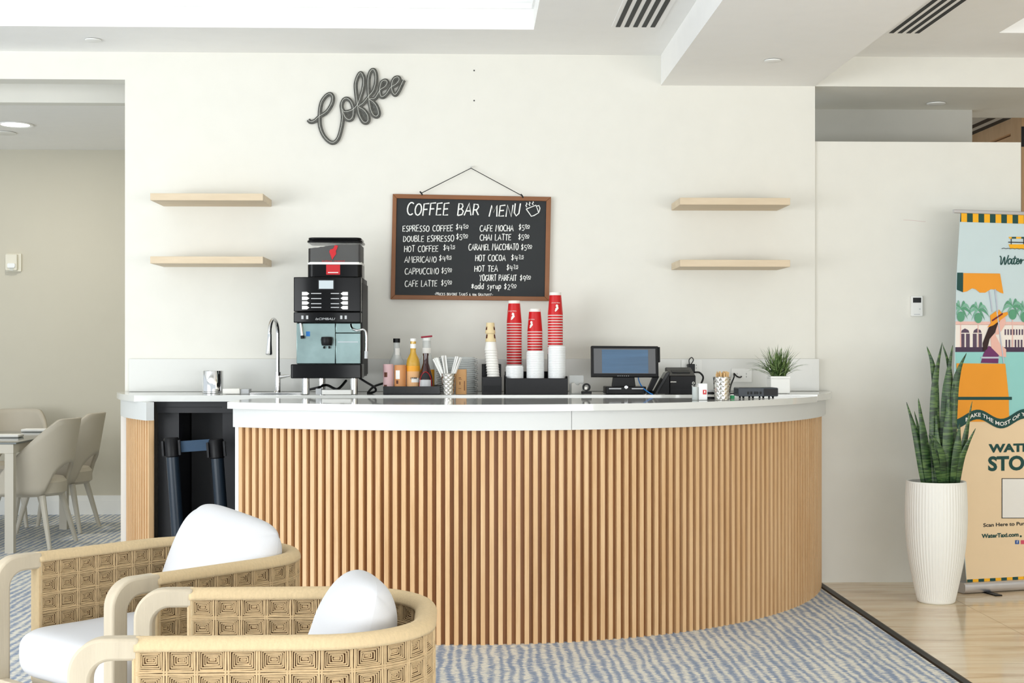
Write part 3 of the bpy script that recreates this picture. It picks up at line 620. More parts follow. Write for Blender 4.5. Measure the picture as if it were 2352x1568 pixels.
tag(MB().rbox((0, 0, .014), (lx(808)-lx(740), .07, .024), .006).build('drain_tray', white_m, None, bevel=.002, loc=(X(774, Ym-.0), Ym+.01, z0)), 'small white tray on the worktop under the coffee machine', 'tray')
tag(MB().rbox((0, 0, .016), (.03, .05, .03), .004).build('cleaning_block', silverp_m, None, loc=(X(732, Ym), Ym+.02, z0)), 'small grey block beside the white tray below coffee machine', 'block')
Yk = 7.38
def cable(name, pts, rad, m, label, cat): return tag(MB().tube(spline(pts, 8), rad, 8).build(name, m), label, cat)
cable('power_cable', [Vector((X(a, y), y, Zp(c, y))) for a, c, y in ((826, 868, 7.42), (842, 878, 7.36), (860, 889, 7.34), (862, 898, 7.36), (845, 903, 7.40), (858, 888, 7.45), (880, 880, 7.5))]+[], .006, cable_m, 'thick black power cord looping beside the coffee machine', 'cord')
hb = MB()
tag(MB().tube(spline([Vector((X(a, y), y, Zp(c, y))) for a, c, y in ((706, 895, 7.5), (730, 890, 7.44), (750, 884, 7.5), (775, 893, 7.42), (795, 874, 7.52))], 8), .007, 8).build('drain_hose', cable_m), 'black hose tangled on the worktop under the coffee machine', 'hose')

# tap
Yf = 7.56; fx = X(638, Yf)
r = thing('tap', 'tall chrome gooseneck tap left of the coffee machine', 'tap', (fx, Yf, z0)); zt = Zp(734, Yf)-z0
MB().lathe([(.022, 0), (.022, .004), (.016, .012), (.0155, .11), (0, .11)], n=24).build('base', chrome_m, r)
pts = [(0, 0, .1), (0, 0, zt-.075)]+[(-.012*(1-math.cos(t)), -.07*(1-math.cos(t)), zt-.075+.075*math.sin(t)) for t in [PI*k/12 for k in range(1, 12)]]+[(-.024, -.14, zt-.085)]
MB().tube(pts, .0105, 16).build('spout', chrome_m, r)
MB().tube([(-.024, -.14, zt-.08), (-.025, -.142, zt-.13), (-.027, -.146, zt-.185), (-.0275, -.147, zt-.19)], [.0115, .013, .0185, .015], 18).build('spray_head', chrome_m, r)
MB().tube([(.01, 0, .085), (.035, -.003, .088), (.068, -.008, .092)], [.012, .010, .005], 14).build('lever', chrome_m, r)
Yc = 7.5
rad = (X(513, Yc)-X(465, Yc))/2; hh = Zp(851, Yc)-z0
r = thing('steel_canister', 'shiny steel canister without a lid at the left end of the worktop', 'canister', (X(489, Yc), Yc, z0))
MB().lathe([(.0, 0), (rad-.002, 0), (rad, .002), (rad, hh-.002), (rad-.0012, hh), (rad-.0025, hh-.002), (rad-.0025, .004), (0, .004)], n=48).build('body', chrome_m, r)
MB().lathe([(rad, .006), (rad+.0012, .008), (rad, .010)], n=48, cap=False).build('bottom_bead', steel_m, r)
Yn = 7.36
r = thing('napkin_box', 'low white napkin pack beside the steel canister', 'napkins', (X(543, Yn), Yn, z0))
MB().rbox((-.02, 0, .0145), (.09, .09, .027), .006).build('napkin_stack', paper_m, r, bevel=.003); MB().rbox((.048, .01, .013), (.045, .08, .024), .003).build('wrapper', silverp_m, r)
tag(MB().rbox((0, 0, .003), (.30, .16, .004), .02).build('sink_rim', steel_m, None, loc=(X(635, 7.4), 7.42, z0)), 'thin steel sink rim around the chrome tap base', 'sink rim')

# syrup organiser
Yo = 7.22; ox0, ox1 = X(880, Yo), X(1010, Yo); ow = ox1-ox0; oc = (ox0+ox1)/2
r = thing('bottle_tray', 'dark smoked plastic tray holding the syrup bottles', 'tray', (oc, Yo, z0)); oh = .042
MB().bb(-ow/2, ow/2, 0, .32, 0, .004).build('bottom', blackp_m, r, smooth=0)
for nm, b_ in (('front_wall', (-ow/2, ow/2, 0, .003, .004, oh)), ('back_wall', (-ow/2, ow/2, .317, .32, .004, oh)), ('side_wall', (-ow/2, -ow/2+.003, .003, .317, .004, oh)), ('side_wall', (ow/2-.003, ow/2, .003, .317, .004, oh))):
    MB().bb(*b_).build(nm, smoke_m, r, smooth=0)
zo = z0+.0045
def canister(px, py0, wpx, Y, m, m2, label, art):
    rd = wpx/2*mpp(Y); h = Zp(py0, Y)-zo
    r = thing('drink_tin', label, 'tin', (X(px, Y), Y, zo), 0, 'drink powder tins')
    MB().lathe([(0, 0), (rd, 0), (rd, h-.004), (rd-.001, h), (rd-.003, h), (rd-.003, h-.003), (0, h-.003)], n=32).build('body', m, r)
    MB().lathe([(rd+.0004, .006), (rd+.0004, .02)], n=32, cap=False).build('bottom_band', m2, r)
    for (a, c, e, g, mm) in art:
        def f(u, v): an = -PI/2+(a+(c-a)*u)/rd; q = rd+.0006; return (q*math.cos(an), q*math.sin(an), e+(g-e)*v)
        MB().grid(f, 8, 2).build('label_print', mm, r)
canister(892, 836, 24, 7.27, M('pink label', (206, 170, 172)), paper_m, 'pink labelled tin at the left end of the bottle tray', ((-.022, -.004, .085, .11, brown_m), (-.024, -.006, .03, .045, brown_m), (.004, .02, .012, .035, paper_m)))
canister(919, 838, 27, 7.275, M('orange label', (205, 142, 88)), paper_m, 'orange and cream labelled tin next to pink tin', ((-.024, .0, .075, .12, paper_m), (-.02, -.008, .05, .068, brown_m), (-.022, .002, .01, .03, paper_m)))
def bottle(px, Y, top, prof, m, capm, caph, label, cat, lab=(), fill=None, caprad=None):
    h = Zp(top, Y)-zo; r = thing('syrup_bottle', label, cat, (X(px, Y), Y, zo), 0, 'syrup bottles in the tray'); k = mpp(Y)
    P = [(a*k, b_*(h-caph)) for a, b_ in prof]
    MB().lathe([(0, 0)]+P+[(0, h-caph)], n=32).build('glass', m, r)
    cr = caprad*k if caprad else P[-1][0]*1.15
    MB().lathe([(0, h-caph), (cr, h-caph), (cr, h-.001), (cr-.001, h), (0, h)], n=24).build('cap', capm, r)
    for z_0, z_1, rr, mm, a0_, a1_ in lab:
        def f(u, v): an = -PI/2+a0_+(a1_-a0_)*u; q = rr*k+.0006; return (q*math.cos(an), q*math.sin(an), h*(z_0+(z_1-z_0)*v))
        MB().grid(f, 14, 4).build('label', mm, r)
    if fill: MB().lathe([(0, .002)]+[(max(0, a-.0015), min(b_, fill*h)) for a, b_ in P if b_ < fill*h]+[(0, fill*h)], n=24).build('syrup', amber_m if fill < .9 else choc_m, r)
    return r, h, k
bp = [(18, .0), (19, .02), (19, .52), (17, .62), (9, .76), (7, .82), (7, .98), (7, 1)]
bottle(911, 7.42, 777, bp, plast_m, blackp_m, .022, 'clear syrup bottle with a black cap behind the tins', 'bottle', ((.62, .82, 9, paper_m, -.3, .9),), caprad=8)
bottle(949, 7.29, 777, [(14, 0), (16, .02), (16, .56), (14, .66), (7.5, .76), (6.5, .8), (6.5, 1)], amber_m, white_m, .015, 'amber syrup bottle with white cap and an orange label', 'bottle', ((.04, .40, 16.1, M('orange print', (222, 172, 120)), -1.1, 1.1), (.40, .5, 16.1, M('yellow print', (230, 160, 40)), -1.3, 1.3), (.2, .28, 16.5, paper_m, -.2, .9), (.82, .9, 6.7, paper_m, -1.4, 1.4)), caprad=7)
bottle(980, 7.44, 776, [(17, 0), (18, .02), (18, .55), (14, .66), (10, .74), (9.5, .8), (9.5, 1)], plast_m, white_m, .014, 'clear bottle with a dark red flip cap behind the chocolate sauce', 'bottle', ((.1, .42, 18.2, M('yellow print', (230, 160, 40)), -1.2, 1.3), (.72, .82, 10.1, paper_m, -1.3, 1.3)), caprad=10)
o = [q for q in bpy.data.objects if q.name.startswith('syrup_bottle') and 'flip' in q.get('label', '')][0]
MB().box((0, -.003, Zp(773, 7.44)-zo), (.06, .02, .009), Matrix.Rotation(-.1, 3, 'Y')).build('flip_cap', M('maroon plastic', (150, 16, 48)), o, bevel=.002)
rb, h, k = bottle(978, 7.27, 811, [(15, 0), (17, .03), (16.5, .3), (15, .46), (10, .66), (6.5, .8), (6, .92), (6, 1)], choc_m, choc_m, .012, 'dark chocolate sauce bottle with a black and red label', 'bottle', ((.06, .34, 17.2, silverp_m, -.95, .75), (.36, .50, 16.2, ink_m, -.8, .6)))
b_ = MB(); 
def onb(a, z, k=k): 
    q = (17.3 if z < .03 else 16.9)*k+.001; q = q if z < h*.38 else q*(1-.5*(z/h-.38)); return Vector((q*math.sin(a), -q*math.cos(a), z))
b_.tube([onb(.95*math.cos(t), h*.12+h*.42*math.sin(t)) for t in [PI*i/16 for i in range(17)]], .0014, 6); b_.build('label_arch', redp_m, rb)

ab = [q for q in bpy.data.objects if q.name.startswith('syrup_bottle') and 'amber' in q.get('label', '')][0]
def ona(u, z): q_ = 16.6*mpp(7.29)+.0012; return Vector((q_*math.sin(u/q_), -q_*math.cos(u/q_), z))
fm = MB(); font_mesh(fm, 'LYONS', -.012, .075, .013, ona, width=.034, off=.0005); fm.build('lettering', ink_m, ab, smooth=0)
# straws in a hammered cup
def hammered(name, label, cat, px, wt, wb, py, Y, zb):
    k = mpp(Y); h = Zp(py, Y)-zb; r = thing(name, label, cat, (X(px, Y), Y, zb))
    def md(rr, z, a):
        if rr < wb*k*.48: return rr
        return rr-.0016*max(0, math.sin(a*9+ (PI if int(z/.011) % 2 else 0)))*max(0, math.sin(z/.011*PI % PI))**.7
    P = [(0, .001), (wb*k/2-.002, 0)]+[((wb+(wt-wb)*i/40)*k/2, h*i/40+.001) for i in range(41)]
    P += [((wt*k/2)-.0022, h), (wb*k/2-.0025, .006), (0, .006)]
    MB().lathe(P, n=72, mod=md).build('cup_wall', hammer_m, r, smooth=60); return r, h, k
Ys = 7.2
r, h, k = hammered('straw_cup', 'hammered steel cup holding white straws', 'cup', 1030, 34, 25, 858, Ys, z0)
sx, sy = r.location.x, Ys
so = tag(MB().lathe([(.0031, 0), (.0031, .195), (.0024, .195), (.0024, 0)], n=10).build('paper_straw', straw_m), 'white paper straw leaning in the hammered steel cup', 'straw', 'straws in the steel cup')
rn = random.Random(5); first = True
for grp, n, ax0 in ((0, 14, -.40), (1, 12, -.14), (2, 16, .30)):
    for i in range(n):
        tx_, ty_ = ax0+rn.uniform(-.06, .06), rn.uniform(-.08, .12); px_ = sx-tx_*.02+rn.uniform(-.006, .006); py_ = sy+ty_*.03+rn.uniform(-.008, .008)
        if first: so.location = (px_, py_, z0+.008); so.rotation_euler = (-ty_, tx_, 0); first = False
        else: copy_tree(so, (px_, py_, z0+.008), rot=(-ty_, tx_, 0))
# kraft sleeve box and stacked lids
Yq = 7.24
r = thing('kraft_box', 'brown kraft paper sleeve pack right of the straw cup', 'paper pack', (X(1059, Yq), Yq, z0)); hq = Zp(848, Yq)-z0
MB().rbox((0, 0, hq/2), (.058, .05, hq), .006).build('pack', kraft_m, r, bevel=.002)
for a, c, w_, h_ in ((-.006, .085, .012, .003), (-.004, .078, .016, .002), (-.006, .05, .004, .016), (.016, .02, .002, .05), (.02, .02, .002, .05), (-.006, .03, .014, .002)): MB().bb(a-w_/2, a+w_/2, -.0256, -.025, c, c+h_).build('print', brown_m, r, smooth=0)
Yl = 7.45; lw = (X(1097, Yl)-X(1003, Yl)); n = 17; hl = Zp(815, Yl)-z0; st = (hl-.012)/n
def lidshape():
    mb = MB()
    def f(u, v):
        a = 2*PI*u; c, s_ = math.cos(a), math.sin(a); p = 5; q = (abs(c)**p+abs(s_)**p)**(-1/p); rr = (1, .985, .90, .86, 0)[int(v*4+.5)]; z = (0, .004, .006, .011, .012)[int(v*4+.5)]
        return (q*c*rr*lw/2, q*s_*rr*.075, z+.0012*math.sin(a*6)*(rr > .9))
    return mb.grid(f, 48, 5, cu=True)
lo_ = tag(lidshape().build('pastry_dome', plast_m, solid=.0008), 'clear plastic tray lid in the stack behind the straw cup', 'lid', 'stacked clear plastic lids')
for i in range(n):
    p = (X(1050, Yl)+.003*math.sin(i*2.3), Yl, z0+i*st+.001)
    if i == 0: lo_.location = p
    else: copy_tree(lo_, p, rz=.02*math.sin(i*1.7))

# cup dispensers
Yd = 7.24
r = thing('cup_caddy', 'small stepped black cup caddy left of the red cup stacks', 'caddy', (X(1130, Yd), Yd, z0)); w_ = X(1153, Yd)-X(1108, Yd); h1_ = Zp(866, Yd)-z0; h2_ = Zp(836, 7.4)-z0
MB().bb(-w_/2, w_/2, 0, .14, 0, h1_).build('front_bin', dgrey_m, r, bevel=.002, smooth=0); MB().bb(-w_/2, w_/2, .142, .32, 0, h2_).build('back_bin', blackp_m, r, bevel=.002, smooth=0)
MB().bb(-w_/2+.006, w_/2-.006, -.002, 0, h1_*.12, h1_*.5).build('front_panel', blackp_m, r, smooth=0)
Yw = 7.31
wc = thing('small_cup', 'small white paper cup, lowest of the leaning stack', 'cup', (0, 0, 0), 0, 'small white cups in the leaning stack')
def cupmesh(rr, rb_, h, wall=.0012): return MB().lathe([(rr, 0), (rr-wall, .001), (rb_-wall, h-.004), (0, h-.004), (0, h-.0038), (rb_-wall, h-.004), (rb_-wall, h), (rb_, h), (rr, .001)], n=28, cap=False)
kk = mpp(Yw); cupmesh(14.5*kk, 10.5*kk, .062).build('cup_wall', paper_m, wc); MB().lathe([(14.5*kk, 0), (15.6*kk, .0015), (14.4*kk, .003)], n=28, cap=False).build('rim', paper_m, wc)
zc0 = z0+h1_+.001; pitch = 6*kk; NN = 11
for i in range(NN):
    p = (X(1133-i*.55, Yw), Yw, zc0+i*pitch)
    lab = ('small white paper cup, lowest of the leaning stack' if i == 0 else 'small white paper cup inside the leaning stack on the black caddy')
    if i == 0: wc.location = p
    else: copy_tree(wc, p, label=lab, rz=i)
zt0 = zc0+(NN-1)*pitch+.062-.052
for j in range(2):
    lab = 'small tan printed paper cup, '+('upper' if j else 'lower')+' of two topping the white cup stack'
    r = thing('small_cup', lab, 'cup', (X(1127-j*.8, Yw), Yw, zt0+.036+j*.044), 0, 'tan printed cups'); cupmesh(12.4*kk-j*.001, 9*kk, .056).build('cup_wall', tan_m, r); MB().lathe([(12.4*kk-j*.001, 0), (13*kk-j*.001, .0015), (12.2*kk-j*.001, .003)], n=28, cap=False).build('rim', tan_m, r)
    for a in (-1.05, 1.05):
        def f(u, v): an = -PI/2+a+.3*(u-.5)*2; z = .018+.02*v; q = (12.4+(9-12.4)*z/.056)*kk+.0006-j*.001; return (q*math.cos(an), q*math.sin(an), z)
        MB().grid(f, 5, 3).build('print', brown_m, r)
Yd2 = 7.2
r = thing('cup_dispenser', 'long low black box holding three stacks of red cups', 'cup dispenser', (X(1233, Yd2), Yd2, z0)); w_ = X(1305, Yd2)-X(1162, Yd2); hd_ = Zp(869, Yd2)-z0
MB().bb(-w_/2, w_/2, 0, .006, 0, hd_).build('front_wall', dgrey_m, r, bevel=.0015, smooth=0)
for sx_ in (-1, 1): MB().bb(sx_*w_/2-(.004 if sx_ > 0 else 0), sx_*w_/2+(.004 if sx_ < 0 else 0), .007, .38, 0, hd_+.01).build('side_wall', blackp_m, r, smooth=0)
MB().bb(-w_/2+.005, w_/2-.005, .007, .38, 0, .02).build('bottom', blackp_m, r, smooth=0)
MB().bb(-w_/2+.005, w_/2-.005, .37, .38, .02, hd_+.03).build('back_wall', blackp_m, r, smooth=0)
MB().bb(-w_/2+.005, w_/2-.005, .012, .125, .02, hd_-.002).build('lid_shelf', blackp_m, r, smooth=0)
Yr, Yt = 7.46, 7.272; kr = mpp(Yr); kt = mpp(Yt)
RR, RB, HC, PI_ = 17.9*kr, 13.4*kr, 53.5*kr, 6.25*kr
rc = thing('red_cup', 'x', 'cup', (0, 0, -5), 0, 'x')
MB().lathe([(RR-.0008, .003), (RB+.0006, HC-.0155), (RB-.001, HC-.0155), (RR-.002, .003)], n=32, cap=False).build('sleeve', red_m, rc)
MB().lathe([(RB+.0004, HC-.015), (RB, HC), (RB-.001, HC), (RB-.001, HC-.004), (0, HC-.004)], n=32, cap=False).build('base', paper_m, rc)
MB().lathe([(RR-.001, -.001), (RR+.0012, .0005), (RR+.0012, .0028), (RR-.001, .004)], n=32, cap=False).build('rim', paper_m, rc)
ld = thing('sip_cover', 'x', 'lid', (0, 0, -5), 0, 'x'); rl_ = 20.3*kt
MB().lathe([(rl_, 0), (rl_, .0078), (rl_-.0008, .0084), (rl_-.003, .009), (rl_-.0034, .0135), (rl_-.006, .0145), (rl_-.009, .0125), (0, .0122)], n=36, cap=False).build('lid_shell', lid_m, ld)
cup_src = rc; lid_src = ld; firstc = firstl = True; tops = []
for px, top, nvis, pos, lpx, ltop in ((1181, 690, 16, 'left', 1182, 838), (1228.5, 709, 8, 'middle', 1229.5, 804), (1275.5, 671, 12, 'right', 1279, 793)):
    ztop = Zp(top, Yr); n = nvis+3
    zl = z0+hd_+.0005; nl_ = max(2, int((Zp(ltop+1, Yt)-zl-.0145)/(.0085))+1); pl_ = (Zp(ltop+1, Yt)-zl-.0145)/(nl_-1)
    for i in range(n):
        p = (X(px, Yr), Yr, ztop-HC-i*PI_)
        lab = 'red paper cup, topmost of the %s stack' % pos if i == 0 else 'red paper cup nested in the %s stack of red cups' % pos
        g = 'red cups in the %s stack' % pos
        if firstc: c = rc; c.location = p; c['label'] = lab; c['group'] = g; firstc = False
        else: c = copy_tree(cup_src, p, lab, g)
        if i == 0: tops.append((pos, c))
    MB().bb(-.04, .04, Yr-Yd2-.04, Yr-Yd2+.04, .02, ztop-HC-(n-1)*PI_-z0-.0015).build('riser', blackp_m, r, smooth=0, loc=(X(px, Yr)-r.location.x, 0, 0))
    for i in range(nl_):
        p = (X(lpx, Yt), Yt, zl+i*pl_)
        lab = 'white plastic cup lid, topmost before the %s red cup stack' % pos if i == nl_-1 else 'white plastic cup lid stacked in front of the %s red cups' % pos
        g = 'white lids before the %s cups' % pos
        if firstl: ld.location = p; ld['label'] = lab; ld['group'] = g; firstl = False
        else: copy_tree(lid_src, p, lab, g)
for pos, topc in tops:
    # emblem and lettering on the top cup
    def wrap(u, z): q = RR+(RB-RR)*z/HC+.0008; a = u/q; return Vector((q*math.sin(a), -q*math.cos(a), z))
    if 1:
        off = {'left': -.012, 'middle': -.026, 'right': .002}[pos]
        em = [(-.006, .034), (.002, .045), (-.003, .05), (.0, .058), (.005, .06), (.011, .055), (.011, .046), (.014, .04), (.010, .034), (.003, .026), (-.003, .021), (-.006, .021), (-.0075, .028), (-.003, .03)]
        MB().add([wrap(a+off, c_) for a, c_ in em], [tuple(range(len(em)))]).build('emblem', paper_m, topc, smooth=0)
        fm = MB(); font_mesh(fm, 'JULIUS MEINL', -.026+off, .066, .007, wrap, width=.05); fm.build('lettering', paper_m, topc, smooth=0)
# small holders right of the dispenser
Yh = 7.34
r = thing('card_holder', 'clear acrylic holder with scalloped white packets', 'packet holder', (X(1325, Yh), Yh, z0)); hk = mpp(Yh)
MB().bb(-.038, .038, .03, .034, 0, .095).build('back_plate', plast_m, r, smooth=0); MB().bb(-.038, .038, -.03, .03, 0, .003).build('base_plate', plast_m, r, smooth=0)
MB().prism([(-.03, .003), (.026, .003), (.026, .05), (.018, .056), (.008, .044), (-.004, .046), (-.016, .058), (-.03, .054)], -.02, .0, 'y').build('packet', paper_m, r, smooth=0)
MB().bb(-.038, -.036, -.03, .03, .003, .05).build('side_plate', plast_m, r, smooth=0)
r = thing('tape_dispenser', 'small black tape holder with white tag beside the packets', 'tape holder', (X(1347, 7.26), 7.26, z0))
MB().rbox((0, 0, .008), (.052, .04, .014), .004).build('base', blackp_m, r); MB().lathe([(.012, -.012), (.021, -.012), (.021, .012), (.012, .012)], n=24, cap=False).build('reel', blackp_m, r, loc=(0, 0, .036)).rotation_euler = (PI/2, 0, 0)
MB().bb(-.012, .002, -.022, -.020, .024, .038).build('tag', paper_m, r, smooth=0); MB().bb(-.004, .004, -.006, .006, .014, .03).build('bracket', blackp_m, r, smooth=0)

# till
Yp = 7.27
r = thing('till_terminal', 'black touch screen till on a stand with a card slot', 'till', (X(1436, Yp), Yp, z0))
tx0, tx1 = X(1358, Yp)-r.location.x, X(1513, Yp)-r.location.x; tz0, tz1 = Zp(866, Yp)-z0, Zp(794, Yp)-z0; tilt = Matrix.Rotation(-.12, 3, 'X') @ Matrix.Rotation(.05, 3, 'Z'); tcn = Vector(((tx0+tx1)/2, 0, (tz0+tz1)/2)); tw, th_ = tx1-tx0, tz1-tz0
def tb(x0_, x1_, y0_, y1_, z0_, z1_): return MB().box(tcn+tilt @ Vector(((x0_+x1_)/2, (y0_+y1_)/2, (z0_+z1_)/2)), (x1_-x0_, y1_-y0_, z1_-z0_), tilt)
tb(-tw/2, tw/2, 0, .03, -th_/2, th_/2).build('monitor_housing', blackp_m, r, bevel=.003)
tb(-tw/2+.012, tw/2-.016, -.002, 0, -th_/2+.018, th_/2-.014).build('screen', screen_m, r, smooth=0)
tb(-tw/2+.055, tw/2-.055, -.003, -.002, -th_/2+.02, th_/2-.02).build('screen_image', screenb_m, r, smooth=0)
tb(tw/2, tw/2+.01, .002, .026, -.002, th_/2-.004).build('card_slot', blackp_m, r, bevel=.002)
for k_ in range(6): tb(-.04+k_*.011, -.036+k_*.011, -.001, 0, -th_/2+.004, -th_/2+.007).build('indicator', silverp_m, r, smooth=0)
x_ = lambda px: X(px, Yp)-r.location.x
MB().prism([(x_(1407), .03), (x_(1462), .03), (x_(1458), tz0+.02), (x_(1411), tz0+.02)], .03, .07, 'y').build('stand', blackp_m, r, bevel=.004, smooth=0)
MB().rbox(((x_(1390)+x_(1482))/2, .04, .02), (x_(1482)-x_(1390), .16, .038), .01).build('base', blackp_m, r, bevel=.003)
for a, c in ((1397, 1425), (1449, 1477)): MB().bb(x_(a), x_(c), -.042, -.0402, .026, .032).build('trim_line', silverp_m, r, smooth=0)
MB().lathe([(.0, 0), (.009, 0), (.009, .004), (0, .005)], n=20).build('knob', chrome_m, r, loc=(x_(1436), -.04, .036)).rotation_euler = (PI/2, 0, 0)
Ye = 7.22
r = thing('customer_display', 'black display slab leaning back between the till and printer', 'display', (X(1503, Ye), Ye, z0))
x_ = lambda px: X(px, Ye)-X(1503, Ye); z_ = lambda py: Zp(py, Ye)-z0
MB().prism([(x_(1502), .001), (x_(1509), .001), (x_(1538), z_(856)), (x_(1534), z_(853)), (x_(1529), z_(856))], -.02, .09, 'y').build('screen_slab', blackg_m, r, bevel=.002, smooth=0)
MB().prism([(x_(1510), .001), (x_(1537), .001), (x_(1537), z_(860)), (x_(1533), z_(862))], .0, .07, 'y').build('support', blackp_m, r, smooth=0)
MB().prism([(x_(1492), z_(900)), (x_(1499), z_(908)), (x_(1520), z_(866)), (x_(1508), z_(862))], .095, .14, 'y').build('hinge_arm', dgrey_m, r, smooth=0)
MB().bb(x_(1492), x_(1508), .095, .14, 0, z_(899)).build('arm_foot', dgrey_m, r, smooth=0)
Yq = 7.25
r = thing('receipt_printer', 'boxy black receipt printer with white lettering right of till', 'printer', (X(1568, Yq), Yq, z0)); x_ = lambda px: X(px, Yq)-X(1568, Yq); z_ = lambda py: Zp(py, Yq)-z0
hx = x_(1598)
MB().prism([(0, 0), (.18, 0), (.18, z_(846)), (.16, z_(846)+.003), (0, z_(863))], -hx, hx, 'x').build('housing', blackp_m, r, bevel=.004, smooth=0)
sl = math.atan2(z_(846)-z_(863), .16)
MB().box((.0, .075, (z_(846)+z_(863))/2+.001), (.095, .05, .004), Matrix.Rotation(sl, 3, 'X')).build('paper_slot', ink_m, r, smooth=0)
fm = MB(); font_mesh(fm, 'EPSON', x_(1540), z_(878.5), .008, lambda x, z: Vector((x, -.001, z)), width=x_(1553)-x_(1540), off=.0004); fm.build('lettering', paper_m, r, smooth=0)
fm = MB(); fm.tube([(x_(1592.5)+.0055*math.cos(t), -.001, z_(880)+.0055*math.sin(t)) for t in [2*PI*i/16 for i in range(16)]], .0016, 5, True); fm.build('round_mark', paper_m, r)
MB().bb(-hx+.006, hx-.004, -.001, 0, z_(896), z_(895)).build('seam', dgrey_m, r, smooth=0)
MB().bb(-hx, hx, -.002, 0, .001, .004).build('lower_edge', dgrey_m, r, smooth=0)
# wall sockets and cables
def outlet(px, py, label, plug=True):
    r = thing('wall_socket', label, 'socket', (X(px, YW-.022), YW-.0225, Zp(py, YW-.022)), 0, 'white wall sockets on the backsplash')
    MB().rbox((0, -.003, 0), (.115, .006, .075), .005, 'y').build('cover_plate', white_m, r)
    for dx_ in (-.026, .026):
        for dz in (-.008, .008): MB().bb(dx_-.001, dx_+.001, -.0066, -.006, dz-.004, dz+.004).build('slot', dgrey_m, r, smooth=0)
outlet(1588, 842, 'white wall socket behind the receipt printer with black plug'); outlet(1703, 862, 'white wall socket behind the stirrer cup by the potted grass')
Yz = YW-.05
r = thing('power_adapter', 'black plug adapter with looped cord above the receipt printer', 'adapter', (X(1587, Yz), Yz, Zp(845, Yz)))
MB().bb(-.018, .018, -.03, .02, -.03, .022).build('plug_body', blackp_m, r, bevel=.003, smooth=0)
MB().tube(spline([(-.01, -.01, .02), (-.012, -.012, .045), (.002, -.012, .058), (.012, -.012, .045), (.004, -.012, .028), (-.002, -.01, .02)], 6), .0028, 8).build('cord_loop', cable_m, r)
P3 = lambda a, c, y: Vector((X(a, y), y, Zp(c, y)))
cable('printer_cable', [P3(1596, 855, 7.36), P3(1607, 856, 7.38), P3(1615, 866, 7.38), P3(1611, 880, 7.38), P3(1602, 894, 7.38), P3(1600, 905, 7.40)], .005, cable_m, 'black cable curving down right of the receipt printer', 'cable')
cable('network_cable', [P3(1466, 866, 7.33), P3(1468, 876, 7.3), P3(1476, 890, 7.24), P3(1488, 900, 7.2), P3(1500, 907, 7.18)], .0032, blue_m, 'bright blue network cable below the till screen', 'cable')
cable('adapter_cable', [P3(1703, 865, YW-.03), P3(1699, 867, YW-.05), P3(1692, 864, YW-.06), P3(1686, 858, YW-.06), P3(1686, 866, YW-.07), P3(1679, 884, YW-.1), P3(1676, 900, YW-.16)], .004, cable_m, 'short black cable plugged in behind the stirrer cup', 'cable')
# on the front worktop
zf = ZF+.001; Yg = 6.62
r = thing('cream_box', 'small white box with a red square logo near the printer', 'box', (X(1614.5, Yg), Yg, zf)); k = mpp(Yg); hb_ = Zp(881, Yg)-zf
MB().rbox((0, .02, hb_/2), (21*k, .045, hb_), .004).build('box', lid_m, r, bevel=.002)
MB().bb(-.001, .0165, -.0035, -.0025, hb_*.34, hb_*.34+.022).build('logo', redp_m, r, smooth=0); MB().prism([(.006, hb_*.34+.006), (.011, hb_*.34+.008), (.011, hb_*.34+.017), (.007, hb_*.34+.018), (.005, hb_*.34+.013)], -.0041, -.0035, 'y').build('logo_mark', paper_m, r, smooth=0)
r = thing('pick_jar', 'frosted jar of toothpicks left of the white logo box', 'jar', (X(1596.5, Yg), Yg-.0, zf)); hj = Zp(889, Yg)-zf
MB().lathe([(0, 0), (6.5*k, 0), (7*k, .002), (7*k, hj), (6.6*k, hj), (6.6*k, .004), (0, .004)], n=24).build('jar_wall', frost_m, r)
for i in range(8): MB().cyl((.006*math.cos(i*2.4)*.5, .006*math.sin(i*2.4)*.5, .005), (.015*math.cos(i*2.4), .009*math.sin(i*2.4), hj+.006+.002*(i % 3)), .0011, 6).build('toothpick', paper_m, r)
cs = None
for j, (mm, lab) in enumerate(((blackp_m, 'black card at the bottom behind the stirrer cup'), (paper_m, 'white card second from the bottom behind the stirrer cup'), (blackp_m, 'black card above the white one behind the stirrer cup'), (silverp_m, 'silver card on top of pile behind the stirrer cup'))):
    tag(MB().rbox((0, 0, .006), (.05, .07, .011), .003).build('card_pack', mm, None, loc=(X(1633, 6.74)+.003*(j % 2), 6.74, zf+j*.0118)), lab, 'card pack', 'card packs piled behind the stirrer cup')
r, h, k = hammered('stirrer_cup', 'hammered steel cup full of wooden stirrers', 'cup', 1658, 41, 34, 866, Yg, zf)
so = tag(MB().box((0, 0, .07), (.0055, .0016, .14)).build('wood_stirrer', stick_m, smooth=0), 'wooden stirrer stick standing in the hammered steel cup', 'stirrer', 'wooden stirrers in the steel cup')
rn = random.Random(9)
for i in range(60):
    a, q = rn.uniform(0, 2*PI), math.sqrt(rn.random()); bx_, by_ = .023*q*math.cos(a), .023*q*math.sin(a); tx_, ty_ = .09*q*math.cos(a)+rn.uniform(-.03, .03), .09*q*math.sin(a)+rn.uniform(-.03, .03)
    p = (r.location.x+bx_, r.location.y+by_, zf+.008-rn.uniform(0, .0)+.0); rt = (-ty_, tx_, rn.uniform(-.2, 1.2))
    sc_ = (Zp(852+rn.uniform(0, 7), Yg)-zf-.008)/.14
    if i == 0: so.location = p; so.rotation_euler = rt; c = so
    else: c = copy_tree(so, p, rot=rt)
    c.scale = (1, 1, sc_)
tag(MB().rbox((0, 0, .009), (.018, .03, .017), .003).build('green_clip', green_m, None, loc=(X(1682, 6.75), 6.75, zf)), 'small green plastic clip between the stirrer cup and router', 'clip')
Yu = 6.8
